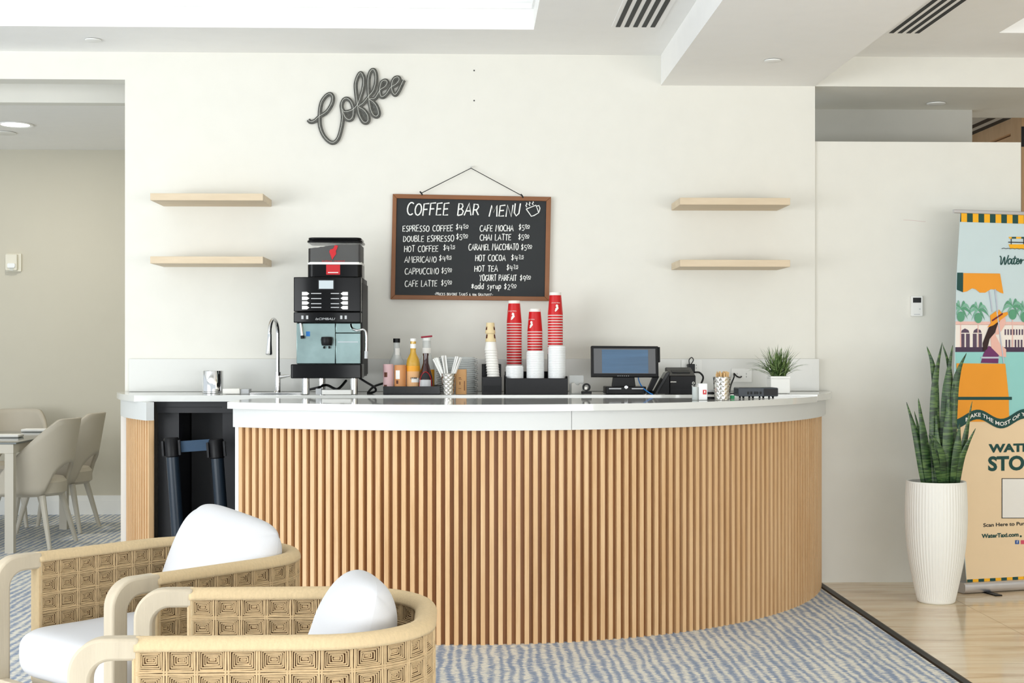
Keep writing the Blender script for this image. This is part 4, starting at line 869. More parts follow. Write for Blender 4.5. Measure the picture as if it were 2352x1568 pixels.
r = thing('router', 'slim black router box on little feet before potted grass', 'router', (X(1741.5, Yu), Yu, zf)); k = mpp(Yu); w_ = 93*k; zz0, zz1 = Zp(911, Yu)-zf, Zp(891, Yu)-zf
MB().rbox((0, .06, (zz0+zz1)/2), (w_, .12, zz1-zz0), .006, 'y').build('housing', M('dark blue plastic', (34, 44, 54), .4), r, bevel=.002)
MB().bb(w_*.14, w_*.48, -.002, .0, zz0+.004, zz1-.004).build('port_panel', blackp_m, r, smooth=0)
for a in (-.25, -.17, -.08, -.02, .06): MB().bb(a*w_-.005, a*w_+.005, -.0012, 0, zz0+.01, zz0+.024).build('port', ink_m, r, smooth=0)
for a in (-.36, -.12, .14, .38):
    for y in (.012, .1): MB().lathe([(.006, 0), (.004, zz0*.5), (.008, zz0+.001)], n=12).build('foot', blackp_m, r, loc=(a*w_, y, 0))
cable('router_cable', [P3(1678, 904, 6.92), P3(1690, 903.5, 6.9), P3(1702, 903, 6.88)], .0035, cable_m, 'short black cable running into the left side of router', 'cable')
# potted grass
Yx = 7.36; k = mpp(Yx)
r = thing('potted_grass', 'spiky green grass plant in a white cube pot', 'potted plant', (X(1788, Yx), Yx, z0)); ph = Zp(864, Yx)-z0; pw = 45*k
MB().bb(-pw/2, pw/2, -pw/2, pw/2, 0, ph-.012).build('pot', white_m, r, bevel=.004, smooth=0)
q = MB()
for a in range(4): q.box((0, 0, 0), (.001, .001, .001)) if False else None
for x0_, x1_, y0_, y1_ in ((-pw/2, pw/2, -pw/2, -pw/2+.005), (-pw/2, pw/2, pw/2-.005, pw/2), (-pw/2, -pw/2+.005, -pw/2+.005, pw/2-.005), (pw/2-.005, pw/2, -pw/2+.005, pw/2-.005)): q.bb(x0_, x1_, y0_, y1_, ph-.0119, ph)
q.build('pot_rim', white_m, r, smooth=0)
MB().bb(-pw/2+.006, pw/2-.006, -pw/2+.006, pw/2-.006, ph-.0118, ph-.006).build('soil', soil_m, r, smooth=0)
gm = MB(); rn = random.Random(12)
def blade(mb, base, az, ln, lean, droop, w):
    d = Vector((math.cos(az), math.sin(az), 0)); sd = Vector((-math.sin(az), math.cos(az), 0)); n = 8; vs = []
    p = Vector(base); a = lean
    for i in range(n+1):
        t = i/n; ww = w*(1-t)**.6*(.6+.8*min(1, t*3))/1.4
        vs += [p-sd*ww/2, p+Vector((0, 0, -ww*.25)), p+sd*ww/2]
        a = lean+droop*t*t; p = p+(d*math.sin(a)+Vector((0, 0, 1))*math.cos(a))*ln/n
    mb.add(vs, [f for i in range(n) for f in ((i*3, i*3+1, i*3+4, i*3+3), (i*3+1, i*3+2, i*3+5, i*3+4))])
for i in range(150):
    az = rn.uniform(0, 2*PI); ln = rn.uniform(.11, .20); q_ = rn.random()
    blade(gm, (rn.uniform(-.03, .03), rn.uniform(-.03, .03), ph-.008), az, ln*(.95 if q_ < .75 else 1.0), rn.uniform(.02, .75) if q_ < .8 else rn.uniform(.7, 1.1), rn.uniform(.1, .5) if q_ < .8 else rn.uniform(.6, 1.3), .0095)
for az, ln in ((PI, .165), (PI+.3, .14), (PI-.4, .14), (0, .16), (.35, .145), (-.5, .15), (PI+.6, .13)): blade(gm, (.02*math.cos(az), .02*math.sin(az), ph-.006), az, ln*1.1, .85, 1.2, .008)
gm.build('foliage', grass_m, r)

# ---------------------------------------------------------------- right side: thermostat, planter, banner
Yv = YW+.015; q = onY(2104, 703, Yv)
r = thing('thermostat', 'white wall thermostat with a dark display on the partition', 'thermostat', (q.x, Yv, q.z)); k = mpp(Yv)
MB().rbox((0, -.009, 0), (27*k, .018, 47*k), .005, 'y').build('housing', white_m, r, bevel=.002); MB().bb(-9.5*k, 9.5*k, -.0186, -.018, 8*k, 19.5*k).build('display', dgrey_m, r, smooth=0)
MB().bb(-7*k, 7*k, -.0186, -.018, -20*k, -18.5*k).build('vent_slot', silverp_m, r, smooth=0); MB().bb(5*k, 8*k, -.0186, -.018, -8*k, -5.5*k).build('button', silverp_m, r, smooth=0)
mk = MB(); mk.tube([onY(a, c, Yv)+Vector((0, -.0003, 0)) for a, c in ((2075, 505), (2095, 506), (2118, 508.5), (2126, 509))], .0012, 5, sq=.2, up=(0, -1, 0)); tag(mk.build('scuff_mark', M('pale red scuff', (214, 190, 186))), 'thin pinkish scuff line on the partition wall', 'scuff mark')
pc = Vector((2.418, 7.165, 0))
r = thing('planter', 'tall ribbed white planter with a snake plant beside banner', 'potted plant', pc)
prof = [(.0, 0), (.088, 0), (.095, .006), (.105, .05), (.122, .13), (.139, .22), (.151, .32), (.156, .41), (.157, .48), (.154, .57), (.151, .625), (.147, .629), (.140, .625), (.138, .60)]
def sm(pr, n=6): return [(p.x, p.y) for p in spline([(a, b_, 0) for a, b_ in pr], n)]
pp = prof[:3]+sm(prof[2:11])[1:]+prof[11:]
def rib(rr, z, a): return rr if (z < .02 or z > .618 or rr < .08) else rr-.0022*(1-abs(math.sin(a*29)))**.8
MB().lathe(pp, n=348, mod=rib, cap=False).build('pot', pot_m, r, smooth=50)
MB().lathe([(0, .606), (.138, .606), (.138, .60), (0, .60)], n=32).build('soil', soil_m, r)
nv = Vector((math.sin(TH), math.cos(TH), 0))
def snake(tip, mid, base, wpx, dy):
    Y = pc.y+dy*.3; Yt_ = pc.y+dy
    P = spline([onY(base[0], 1113, Y), onY(mid[0], mid[1], pc.y+dy*.7), onY(tip[0], tip[1], Yt_)], 9); P = [p-pc for p in P]; n = len(P); vs = []; k = mpp(7.16)
    for i, p in enumerate(P):
        t = i/(n-1); tg = (P[min(i+1, n-1)]-P[max(i-1, 0)]).normalized(); tw_ = .35*math.sin(t*2+tip[0]); sd = tg.cross(Vector((math.sin(tw_), math.cos(tw_), 0))).normalized(); nn = tg.cross(sd)
        w_ = wpx*k*(.75+.5*math.sin(PI*min(1, t*1.3)))*min(1, (1-t)*2.6)**.75+.0006
        vs += [p-sd*w_/2, p+nn*w_*.14+nn*.0016, p+sd*w_/2, p+nn*w_*.14-nn*.0016]
    fs = [f for i in range(n-1) for f in ((i*4, i*4+1, i*4+5, i*4+4), (i*4+1, i*4+2, i*4+6, i*4+5), (i*4+2, i*4+3, i*4+7, i*4+6), (i*4+3, i*4, i*4+4, i*4+7))]
    MB().add(vs, fs).build('leaf', leaf_m, r, smooth=60)
for a in (((2129, 795), (2148, 880), (2152, 0), 13, .04), ((2164, 786), (2146, 900), (2142, 0), 15, .0), ((2165, 790), (2184, 880), (2182, 0), 12, .05), ((2188, 792), (2172, 920), (2168, 0), 17, .02), ((2220, 810), (2194, 890), (2186, 0), 14, .02), ((2082, 923), (2106, 1010), (2122, 0), 14, -.03),
          ((2109, 914), (2124, 1020), (2134, 0), 19, -.05), ((2100, 944), (2117, 1020), (2130, 0), 10, .03), ((2233, 921), (2214, 1020), (2196, 0), 13, -.02), ((2241, 983), (2212, 1045), (2200, 0), 12, -.05), ((2204, 972), (2198, 1040), (2188, 0), 18, -.06), ((2140, 998), (2164, 1045), (2168, 0), 15, -.07),
          ((2179, 905), (2177, 1010), (2176, 0), 21, -.04), ((2150, 950), (2153, 1040), (2152, 0), 14, -.02), ((2133, 998), (2150, 1060), (2162, 0), 12, -.08), ((2192, 880), (2189, 1000), (2186, 0), 15, .0), ((2163, 930), (2160, 1040), (2158, 0), 16, .03), ((2118, 1020), (2130, 1070), (2140, 0), 12, .02)): snake(*a)

ba = math.radians(15); bo = onY(2194, 1366, 7.40); bo.z = 0; bu_ = Vector((math.cos(ba), math.sin(ba), 0)); bn_ = Vector((-math.sin(ba), math.cos(ba), 0))
r = thing('roll_up_banner', 'printed roll up banner stand for a water taxi', 'banner', bo, ba); BW = .86
def bp_(px, py):
    p = onP(px, py, bo, bn_)-bo; return (p.dot(bu_), p.z)
def layer(name, pts, m, d, raw=False):
    P = [(max(a, eu_at(c)), c) for a, c in (pts if raw else [bp_(*p) for p in pts])]
    return MB().prism(P, -.0006*d-.0005, -.0006*d+.0001, 'y').build(name, m, r, smooth=0)
zt_ = bp_(2210, 489)[1]; zb_ = bp_(2230, 1341)[1]
edge = [bp_(*q) for q in ((2221, 1340), (2204, 1150), (2194, 900), (2192, 850), (2197, 640), (2206, 489))]; edge[0] = (edge[0][0], zb_-.01)
MB().prism([(BW, zb_-.01), (BW, zt_)]+edge[::-1], 0, .002, 'y').build('canvas', M('banner sky print', (206, 224, 228), .5), r, smooth=0)
eu = [e[0] for e in edge]; ez = [e[1] for e in edge]
def eu_at(z):
    for i in range(len(ez)-1):
        if ez[i] <= z <= ez[i+1]: return eu[i]+(eu[i+1]-eu[i])*(z-ez[i])/(ez[i+1]-ez[i])
    return eu[-1] if z > ez[-1] else eu[0]
MB().rbox((BW/2, .001, zt_+.008), (BW+.02, .018, .02), .004, 'x').build('top_rail', alu_m, r)
MB().rbox((BW/2+.02, .01, .031), (BW-.03, .10, .056), .02, 'x', 6).build('base_case', alu_m, r)
MB().bb(.16, .20, -.13, .05, .0, .006).build('swing_foot', blackp_m, r, smooth=0)
bg = M('banner green', (20, 72, 68), .5); by = M('banner yellow', (252, 184, 32), .5); bo_ = M('banner orange', (244, 160, 44), .5); cr = M('banner cream', (242, 216, 178), .5); wt = M('banner water', (152, 214, 210), .5); pk = M('banner skin', (240, 190, 176), .5); hr = M('banner hair', (48, 26, 28), .5); pu = M('banner purple', (112, 50, 104), .5); pm = M('banner palm', (94, 160, 126), .5); bd_ = M('banner plaster', (246, 238, 230), .5); wn = M('banner window', (92, 74, 96), .5); sv = M('banner pole', (196, 200, 214), .5); dk = M('banner wall', (72, 52, 78), .5); pm2 = M('banner palm light', (128, 186, 160), .5); ro = M('banner roof', (238, 196, 186), .5)
# lower cream panel and wave ribbon
def wav(u): return .012+.026*math.sin((u-.09)*2*PI/.30+.6)
zw = bp_(2270, 967)[1]
N = 40
layer('cream_panel', [(BW*i/N, zw+wav(BW*i/N)-.01) for i in range(N+1)]+[(BW, zb_), (0, zb_)], cr, 1, True)
zwt, zwb = bp_(2330, 808)[1], zw
layer('water', [(0, zwt), (BW, zwt)]+[(BW*i/N, zw+wav(BW*i/N)) for i in range(N, -1, -1)], wt, 1, True)
layer('sea_wall', [(0, bp_(2230, 797)[1]), (BW, bp_(2230, 797)[1]), (BW, zwt), (0, zwt)], dk, 1, True)
layer('building', [(0, bp_(2230, 745)[1]), (BW, bp_(2230, 745)[1]), (BW, bp_(2230, 797)[1]), (0, bp_(2230, 797)[1])], bd_, 1, True)
layer('roof_band', [(0, bp_(2230, 738)[1]), (BW, bp_(2230, 738)[1]), (BW, bp_(2230, 746)[1]), (0, bp_(2230, 746)[1])], ro, 1, True)
for a in (2206, 2234): layer('arch_window', [(a, 797), (a+21, 797), (a+21, 766), (a+18, 758), (a+10, 754), (a+3, 758), (a, 766)], wn, 2)
for a in (2206, 2234): layer('window_bar', [(a, 766), (a+21, 766), (a+21, 764), (a, 764)], bd_, 3); layer('window_bar', [(a+9, 797), (a+12, 797), (a+12, 766), (a+9, 766)], bd_, 3)
for i in range(12):
    layer('window', [(2307+i*6.5, 769), (2310.5+i*6.5, 769), (2310.5+i*6.5, 756), (2307+i*6.5, 756)], wn, 2); layer('window', [(2309+i*7, 797), (2313+i*7, 797), (2313+i*7, 780), (2309+i*7, 780)], wn, 2)
for a, c, w_ in ((2206, 735, 26), (2246, 738, 26), (2325, 730, 26), (2352, 736, 20)):
    layer('palm_trunk', [(a-1.5, 797), (a+1.5, 797), (a+1, c), (a-1, c)], ro, 3)
    for t, (dx_, up_) in enumerate(((-1, .35), (-.85, .9), (-.4, 1.25), (.5, 1.2), (.9, .85), (1, .3), (-.6, -.1), (.6, -.1))):
        U, D_ = [], []
        for j in range(7):
            q_ = j/6; x_ = a+dx_*w_*q_; y_ = c-26-up_*20*math.sin(q_*2.1)+ (22 if abs(dx_) > .3 else 0)*q_*q_; tk = 3.6*math.sin(PI*min(1, q_*.93+.07))
            U.append((max(x_, 2196), y_-tk)); D_.append((max(x_, 2196), y_+tk))
        layer('palm_frond', U+D_[::-1], pm if t % 2 else pm2, 4+.3*t)
    layer('palm_crown', [(a+9*math.cos(t*PI/6), c-8+12*math.sin(t*PI/6)) for t in range(12)], pm, 7)
# lady in the boat
layer('lady_dress', [(2252, 833), (2292, 834), (2293, 815), (2280, 798), (2270, 794), (2258, 812)], pu, 5)
layer('lady_arm', [(2274, 770), (2284, 766), (2296, 790), (2310, 802), (2310, 820), (2296, 818), (2276, 798)], pk, 6)
layer('lady_face', [(2288, 748), (2300, 730), (2307, 726), (2309, 736), (2306, 748), (2300, 758), (2292, 768), (2285, 768)], pk, 6)
layer('lady_hair', [(2297, 732), (2290, 746), (2284, 764), (2272, 778), (2266, 802), (2257, 806), (2256, 788), (2262, 772), (2270, 752), (2284, 738)], hr, 7)
layer('lady_hat', [(2266, 752), (2280, 747), (2314, 722), (2313, 716), (2300, 719), (2294, 711), (2284, 716), (2273, 724), (2275, 742)], bo_, 8)
layer('hat_band', [(2276, 735), (2301, 718), (2302, 722), (2278, 738)], M('banner maroon', (116, 30, 52), .5), 9)
for a, c in (((2270, 668), (2277, 716)), ((2283, 664), (2289, 716)), ((2287, 714), (2303, 834))): layer('boat_pole', [a, (a[0]+2.5, a[1]), (c[0]+2.5, c[1]), c], sv, 9)
layer('boat_rail', [(2252, 819), (2294, 819), (2294, 823), (2252, 823)], sv, 9)
layer('boat_hull', [(2196, 834), (2308, 835), (2316, 911), (2317, 968), (2196, 968)], bo_, 6)
layer('hull_stripe', [(2195.5, 911), (2323, 911), (2323, 918), (2195.5, 918)], bg, 7)
layer('awning', [(2212, 627), (2296, 628), (2304, 674), (2297, 672), (2286, 665), (2275, 664), (2262, 672), (2250, 672), (2240, 664), (2232, 662), (2220, 669), (2211, 671)], bo_, 5)
layer('awning_edge', [(2198, 626), (2211, 626), (2211, 671), (2197, 665)], bg, 5)
rbn = [(BW*i/N, zw+wav(BW*i/N)+.026) for i in range(N+1)]+[(BW*i/N, zw+wav(BW*i/N)-.026) for i in range(N, -1, -1)]
layer('wave_ribbon', rbn, bg, 8, True)
def btext(txt, px0, py, px1, m, size_px, name, d=10, off=0, shear=0, curve=False):
    a, c = bp_(px0, py); b2, _ = bp_(px1, py); mb = MB(); sz = size_px*mpp(7.45)/.69
    f = (lambda x, z: Vector((x, -.0006*d, c+wav(x)-.006+z))) if curve else (lambda x, z: Vector((x, -.0006*d, c+z)))
    font_mesh(mb, txt, a, 0, sz, f, width=b2-a, off=off, shear=shear); return mb.build(name, m, r, smooth=0)
btext('MAKE THE MOST OF YOUR DAY', 2216, 970, 2412, paper_m, 8.5, 'ribbon_lettering', 12, .0006, curve=True)
btext('WATER TAXI', 2270, 1038, 2461, bg, 17.5, 'title_lettering', 4, .003)
btext('STOP', 2269, 1080, 2376, bg, 31, 'title_lettering', 4, .004)
btext('Scan Here to Purchase', 2258, 1209.5, 2382, ink_m, 8, 'small_lettering', 4, .0006)
btext('WaterTaxi.com', 2254, 1235, 2339, bg, 9, 'small_lettering', 4, .0012); layer('bullet_dot', [(2342, 1229), (2346, 1229), (2346, 1233), (2342, 1233)], bg, 4)
scr = [[(2296, 588), (2299, 592), (2298, 606), (2301, 605), (2307, 590), (2307, 606), (2310, 604), (2316, 586)], [(2323, 597), (2319, 594), (2315, 599), (2316, 606), (2320, 604), (2324, 595), (2323, 605), (2327, 604), (2331, 588), (2328, 604), (2331, 606), (2334, 602), (2339, 599), (2338, 594), (2335, 597), (2335, 605), (2339, 605), (2343, 597), (2345, 596), (2344, 606), (2347, 598), (2351, 597)], [(2326, 594), (2334, 593)]]
for st in scr:
    q_ = spline([Vector((bp_(*p)[0], -.0022, bp_(*p)[1])) for p in st], 5); MB().tube(q_, .0036, 6, sq=.4, up=(0, -1, 0)).build('script_lettering', bg, r)
for a, mm in ((2331, M('icon blue', (48, 90, 160), .5)), (2344, M('icon pink', (214, 84, 110), .5))): layer('icon', [(a, 1240), (a+9, 1240), (a+9, 1249), (a, 1249)], mm, 4)
btext('f', 2334, 1247, 2337.5, paper_m, 6, 'icon_mark', 6)
fr_ = [(2300, 1098), (2400, 1098), (2400, 1190), (2300, 1190)]; layer('code_panel_border', fr_, ink_m, 4); layer('code_panel', [(2301.5, 1099.5), (2398.5, 1099.5), (2398.5, 1188.5), (2301.5, 1188.5)], paper_m, 5)
layer('logo_hull', [(2316, 561), (2400, 561), (2394, 571), (2320, 571)], by, 4); layer('logo_roof', [(2316, 544), (2400, 544), (2400, 548), (2318, 548)], by, 4)
for i in range(5): layer('logo_roof_stripe', [(2323+i*22, 544), (2333+i*22, 544), (2333+i*22, 548), (2323+i*22, 548)], bg, 5)
for a in (2321, 2350, 2380): layer('logo_post', [(a, 548), (a+1.6, 548), (a+1.6, 561), (a, 561)], ink_m, 5)
layer('logo_rail', [(2315, 555), (2400, 557), (2400, 559), (2315, 557)], ink_m, 6)
wm = MB(); wm.tube([Vector((bp_(2300+i*1.6, 571)[0], -.003, bp_(2300, 571)[1]+.003*abs(math.sin(i*.5)))) for i in range(66)], .0016, 5); wm.build('logo_wave', ink_m, r)
n = 24
for i in range(n):
    u0, u1 = i*BW/n, (i+1)*BW/n
    if i: layer('stripe', [(u0, zb_), (u1, zb_), (u1, zb_+.026), (u0, zb_+.026)], by if i % 2 else bg, 3, True)
    z1_, z0_ = zt_, zt_-.048; layer('stripe', [(u0, z0_), (u1, z0_), (u1, z1_), (u0, z1_)], by if i % 2 else bg, 3, True)

# ---------------------------------------------------------------- dining room
q = onY(30, 603, YD); k = mpp(YD)
r = thing('wall_alarm', 'cream wall alarm with a strobe on the dining room wall', 'alarm', (q.x, YD, q.z))
MB().rbox((.01, -.01, 0), (34*k, .02, 40*k), .006, 'y').build('back_plate', cream_m, r); MB().rbox((0, -.03, 0), (26*k, .04, 36*k), .008, 'y').build('housing', cream_m, r, bevel=.003)
MB().rbox((.004, -.056, -.026), (17*k, .014, 10*k), .01, 'y').build('strobe', lid_m, r); MB().rbox((.004, -.052, -.055), (.03, .006, .02), .004, 'y').build('lens', plast_m, r)
r = thing('dining_table', 'pale framed dining table with a dark glass top', 'table', (-3.53, 9.65, 0)); tzh = .712
MB().bb(-.66, .62, -.62, .62, tzh-.012, tzh).build('glass_top', tglass_m, r, bevel=.002, smooth=0)
m = MB(); m.bb(-.62, .60, -.62, -.565, tzh-.07, tzh-.0125); m.bb(-.62, .60, .565, .62, tzh-.07, tzh-.0125); m.bb(.545, .60, -.565, .565, tzh-.07, tzh-.0125); m.bb(-.62, -.565, -.565, .565, tzh-.07, tzh-.0125); m.build('apron', greige_m, r, smooth=0)
for sx_ in (-.5925, .5725):
    for sy_ in (-.5925, .5925): MB().bb(sx_-.0275, sx_+.0275, sy_-.0275, sy_+.0275, 0, tzh-.071).build('leg', greige_m, r, smooth=0)
for px, py, lab in ((95, 991, 'white folded napkin on dining table, the farther one near the chair'), (25, 1004, 'white folded napkin on dining table, the nearer left one')):
    p = onZ(px, py, tzh); tag(MB().rbox((0, 0, .011), (.2, .12, .02), .008).build('folded_napkin', paper_m, None, bevel=.006, loc=(p.x-.03, p.y, tzh+.0005)), lab, 'napkin', 'napkins on the dining table')
def dining_chair(loc, rz, label):
    r = thing('dining_chair', label, 'chair', loc, rz, 'dining chairs round the glass table')
    # front faces local -y
    A = 1.95
    def sh(u, v):
        a = -A+2*A*u; t = abs(a)/A; c = math.cos(a*.9)
        top = .85-.40*max(0, (t-.28)/.72)**1.15; low = .36+(.20*max(0, 1-(t/.36)**2)**.5 if t < .36 else 0)
        z = low+(top-low)*v; rr = .245+.10*max(0, (z-.40))*1.0
        return (rr*math.sin(a), (rr*1.08)*math.cos(a)-.02+.07*max(0, z-.45)*max(0, c), z)
    MB().grid(sh, 41, 10).build('shell', leather_m, r, smooth=60, solid=.028)
    MB().lathe([(0, .34), (.21, .34), (.235, .36), (.235, .43), (.215, .455), (.12, .465), (0, .465)], n=36).build('seat', leather_m, r)
    for sx_ in (-1, 1):
        for sy_ in (-1, 1): MB().tube([(sx_*.15, sy_*.15, .345), (sx_*.215, sy_*.23, .0)], [.022, .014], 10).build('leg', greige_m, r)
    return r
dining_chair((-2.945, 9.42, 0), -PI/2-.12, 'greige leather dining chair nearest the doorway, its back to the bar')
dining_chair((-2.985, 10.2, 0), -PI/2-.05, 'greige leather dining chair behind the nearest one, by the beige wall')
dining_chair((-3.47, 10.56, 0), 0.0, 'pale leather dining chair on the far side of glass table')

# ---------------------------------------------------------------- woven armchairs
AW, AD, AH = .72, .85, .64
def armchair(loc, rz, label):
    r = thing('woven_armchair', label, 'armchair', loc, rz, 'woven rope armchairs')
    return r
def build_armchair(r):
    hw = AW/2-.026; yf = -AD/2+.155; yb2 = AD/2-.026; rc_ = .25
    # plan path of the woven shell from right front round the back to left front
    path = []; st_ = []
    def seg(n, f): path.extend(f(i/n) for i in range(n))
    seg(8, lambda t: (hw, yf+(yb2-rc_-yf)*t)); seg(12, lambda t: (hw-rc_+rc_*math.cos(PI/2*t), yb2-rc_+rc_*math.sin(PI/2*t)))
    seg(6, lambda t: (hw-rc_-(2*(hw-rc_))*t, yb2)); seg(12, lambda t: (-hw+rc_-rc_*math.sin(PI/2*t), yb2-rc_+rc_*math.cos(PI/2*t))); seg(8, lambda t: (-hw, yb2-rc_+(yf-yb2+rc_)*t)); path.append((-hw, yf))
    P = [Vector(p) for p in path]; cum = [0]
    for i in range(1, len(P)): cum.append(cum[-1]+(P[i]-P[i-1]).length)
    LT = cum[-1]
    def at(s_):
        s_ = min(max(s_, 0), LT); i = 0
        while i < len(cum)-2 and cum[i+1] < s_: i += 1
        t = (s_-cum[i])/(cum[i+1]-cum[i]); p = P[i].lerp(P[i+1], t)
        i0, i1 = max(i-1, 0), min(i+2, len(P)-1); tg = (P[i1]-P[i0]).normalized(); return p, Vector((tg.y, -tg.x))
    ZL, ZT = .215, AH-.024
    def sf(s_, z, off): p, n = at(s_); return Vector((p.x+n.x*off, p.y+n.y*off, z))
    ncol = 25; cw = LT/ncol; nrow = 7; ch = (ZT-ZL)/nrow; half = .021
    def bar(mb, a, c, rad):
        d = (c-a); t = d.normalized(); u = Vector((0, 0, 1)) if abs(t.z) < .8 else Vector((t.y, t.z, t.x)); u = (u-t*u.dot(t)).normalized(); w_ = t.cross(u); vs = []
        for p in (a, c):
            for k_ in range(5): an = 2*PI*k_/5; vs.append(p+u*(rad*math.cos(an))+w_*(rad*math.sin(an)))
        mb.add(vs, [(k_, (k_+1) % 5, 5+(k_+1) % 5, 5+k_) for k_ in range(5)])
    cords = MB(); rn = random.Random(21)
    for sgn in (1, -1):
        for c in range(ncol):
            for w_ in range(nrow):
                s0, s1, z0_, z1_ = c*cw, (c+1)*cw, ZL+w_*ch, ZL+(w_+1)*ch
                for k_ in range(7):
                    i_s, i_z = .0080+k_*.0043, .0075+k_*.0039
                    if i_s*2 > cw-.004 or i_z*2 > ch-.002: break
                    off = sgn*(half+.001-k_*.0021); j = lambda: rn.uniform(-.0007, .0007)
                    q = [(s0+i_s+j(), z0_+i_z+j()), (s1-i_s+j(), z0_+i_z+j()), (s1-i_s+j(), z1_-i_z+j()), (s0+i_s+j(), z1_-i_z+j())]
                    q3 = [sf(a, z, off) for a, z in q]
                    for e in range(4): bar(cords, q3[e], q3[(e+1) % 4], .00165)
        for c in range(ncol+1):
            for d in (-.0032, .0032):
                pts = [sf(c*cw+d+rn.uniform(-.0006, .0006), ZL+(ZT-ZL)*i/14, sgn*(half+.002)) for i in range(15)]
                for a, b2 in zip(pts, pts[1:]): bar(cords, a, b2, .0026)
        for w_ in range(nrow+1):
            for d in (-.0030, .0030):
                pts = [sf(LT*i/60, min(ZT, ZL+w_*ch+d+rn.uniform(-.0006, .0006)), sgn*(half+.002)) for i in range(61)]
                for a, b2 in zip(pts, pts[1:]): bar(cords, a, b2, .0026)
    cords.build('woven_cords', cord_m, r, smooth=60)
    core = MB()  # added sheet inside the shell, its dark colour standing for shade between cords
    def cf(u, v):
        s_ = LT*u; a = 2*PI*v; return sf(s_, (ZL+ZT)/2+max(-1, min(1, 1.6*math.sin(a)))*(ZT-ZL)/2, (half-.010)*max(-1, min(1, 1.6*math.cos(a))))
    core.grid(cf, 60, 17); core.build('weave_shade', shade_m, r, smooth=0)
    # wrapped rail along the top and front edges
    rail = MB()
    def rf(u, v):
        a = PI*1.1*(v-.5)+PI/2; s_ = LT*u; return sf(s_, AH-.026+.026*math.sin(a), .0275*math.cos(a))
    rail.grid(rf, 140, 13); rail.build('rail_wrap', wrap_m, r, smooth=80, solid=.003)
    for sx_ in (1, -1):
        MB().rbox((sx_*hw, yf+.004, (ZL+AH-.02)/2), (.05, .022, AH-.02-ZL), .010).build('edge_wrap', wrap_m, r)
        # bent wood arm: foot, rounded corner, top rail
        yo = -AD/2; rr = .085; wd_ = .052; outer = [(yo, 0)]+[(yo+rr-rr*math.cos(PI/2*i/10), AH-rr+rr*math.sin(PI/2*i/10)) for i in range(11)]+[(yf+.01, AH)]
        ri = rr-wd_+.016; inner = [(yf+.01, AH-wd_)]+[(yo+wd_+ri-ri*math.sin(PI/2*i/8), AH-wd_-ri+ri*math.cos(PI/2*i/8)) for i in range(9)]+[(yo+wd_, 0)]
        MB().prism(outer+inner, sx_*hw-.0255, sx_*hw+.0255, 'x').build('wood_arm', chairw_m, r, bevel=.007)
        MB().tube([(sx_*(hw-.06), AD/2-.12, .2), (sx_*(hw-.04), AD/2-.09, 0)], [.026, .018], 12).build('rear_leg', chairw_m, r)
    MB().rbox((0, .0, .225), (2*hw-.055, AD-.2, .05), .06).build('seat_frame', chairw_m, r, bevel=.004)
    MB().bb(-hw+.027, hw-.027, -AD/2+.01, -AD/2+.04, .19, .25).build('front_rail', chairw_m, r, bevel=.003, smooth=0)
def softbox(w_, d, h, p=3.2, n=30, puff=.5, seed=1, rnd=6, wr=.05):
    rn = random.Random(seed); ph = [rn.uniform(0, 6) for _ in range(6)]; mb = MB()
    for sg in (1, -1):
        def f(u, v):
            x, y = math.sin(PI*(u-.5)), math.sin(PI*(v-.5)); e = max(0, 1-abs(x)**p)**puff*max(0, 1-abs(y)**p)**puff
            m = max(abs(x), abs(y)); q = m/max(1e-6, (abs(x)**rnd+abs(y)**rnd)**(1/rnd)); k = 1-(1-q)*m**3
            w2 = 1+wr*math.sin(5*x+ph[0])*math.sin(4*y+ph[1])*e+.5*wr*math.sin(9*x+7*y+ph[2])*e*m
            return (x*k*w_/2, y*k*d/2, sg*h/2*e*w2)
        mb.grid(f, n, n)
    return mb
c2 = armchair((-.515, 3.625, 0), -PI/2+.01, 'woven rope armchair in front, nearest, facing left'); build_armchair(c2)
c1 = copy_tree(c2, (-1.01, 4.63, 0), 'woven rope armchair behind the nearest, turned at an angle', 'woven rope armchairs', rz=math.radians(-43))
def cushion_set(ch, nm, lean, wp):
    mw = Matrix.Translation(ch.location) @ Matrix.Rotation(ch.rotation_euler.z, 4, 'Z')
    o = tag(softbox(.60, .66, .16, 12, 40, .3, 3, 12, .02).build('seat_cushion', cushion_m, None, smooth=80), 'thick white seat cushion on the '+nm, 'cushion', 'white seat cushions')
    o.location = mw @ Vector((0, -.045, .330)); o.rotation_euler = (0, 0, ch.rotation_euler.z)
    o = tag(softbox(wp, .42, .21, 2.6, 36, .5, 8 if 'front' in nm else 4, 4.5).build('back_pillow', cushion_m, None, smooth=80), 'plump white pillow propped in the '+nm, 'pillow', 'white back pillows')
    o.matrix_world = mw @ Matrix.Translation((lean[0], lean[1], lean[2])) @ Matrix.Rotation(lean[3], 4, 'Z') @ Matrix.Rotation(math.radians(lean[4]), 4, 'X') @ Matrix.Rotation(lean[5], 4, 'Z')
cushion_set(c2, 'armchair in front', (-.02, .195, .52, .2, 74, .03), .43)
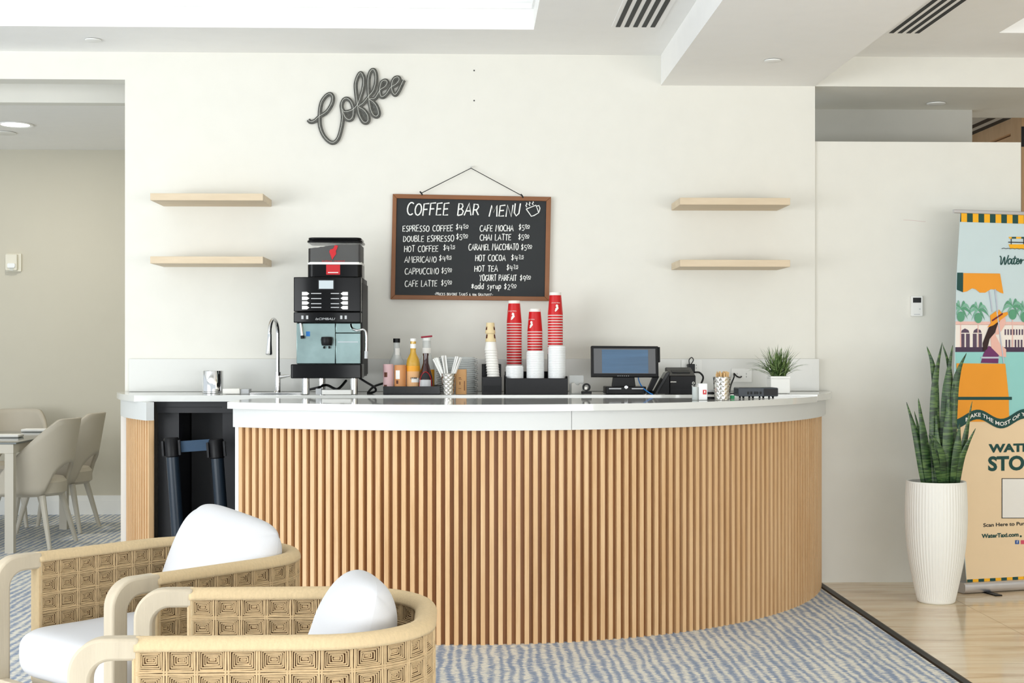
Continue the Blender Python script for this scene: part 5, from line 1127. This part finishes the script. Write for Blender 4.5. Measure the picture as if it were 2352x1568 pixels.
cushion_set(c1, 'armchair behind', (.03, .20, .56, .0, 70, -.13), .52)

# ---------------------------------------------------------------- sub-parts hang under the part they belong to
def nest(thing_name, part, names):
    for r in [o for o in bpy.data.objects if o.parent is None and o.name.split('.')[0] == thing_name]:
        kids = [o for o in bpy.data.objects if o.parent == r]
        p = [o for o in kids if o.name.split('.')[0] == part][0]
        for o in kids:
            if o is not p and (names is None or o.name.split('.')[0] in names): o.parent = p
nest('coffee_machine', 'control_panel', ('display', 'display_bezel', 'button', 'button_caption'))
nest('coffee_machine', 'lower_panel', ('touch_mark', 'badge'))
nest('coffee_machine', 'steel_door', ('door_handle',)); nest('coffee_machine', 'steel_front', ('sticker',))
nest('coffee_machine', 'water_spout', ('spout_tip',)); nest('coffee_machine', 'steam_wand', ('wand_tip',))
nest('coffee_machine', 'hopper_base', ('hopper_band', 'label_card', 'label_line')); nest('coffee_machine', 'hopper_bin', ('beans', 'emblem', 'lettering'))
nest('menu_board', 'board', ('heading_word', 'menu_line', 'footnote_lettering', 'cup_drawing')); nest('menu_board', 'string', ('string_knot',))
nest('coffee_sign', 'script_letters', ('line_inlay', 'standoff'))
nest('thermostat', 'housing', ('display', 'vent_slot', 'button')); nest('receipt_printer', 'housing', ('paper_slot', 'lettering', 'round_mark', 'seam', 'lower_edge'))
nest('till_terminal', 'monitor_housing', ('screen', 'screen_image', 'indicator', 'card_slot')); nest('till_terminal', 'base', ('trim_line', 'knob'))
nest('stanchion', 'belt_head', ('belt_clip',)); nest('router', 'housing', ('port_panel', 'port')); nest('cream_box', 'box', ('logo', 'logo_mark'))
nest('wall_socket', 'cover_plate', ('slot',)); nest('roll_up_banner', 'canvas', [o.name.split('.')[0] for o in bpy.data.objects if o.parent and o.parent.name == 'roll_up_banner' and o.name.split('.')[0] not in ('canvas', 'top_rail', 'base_case', 'swing_foot')])
nest('roll_up_banner', 'base_case', ('swing_foot',)); nest('wall_alarm', 'housing', ('strobe', 'lens')); nest('black_cabinet', 'top_rail', ('rail_edge',))
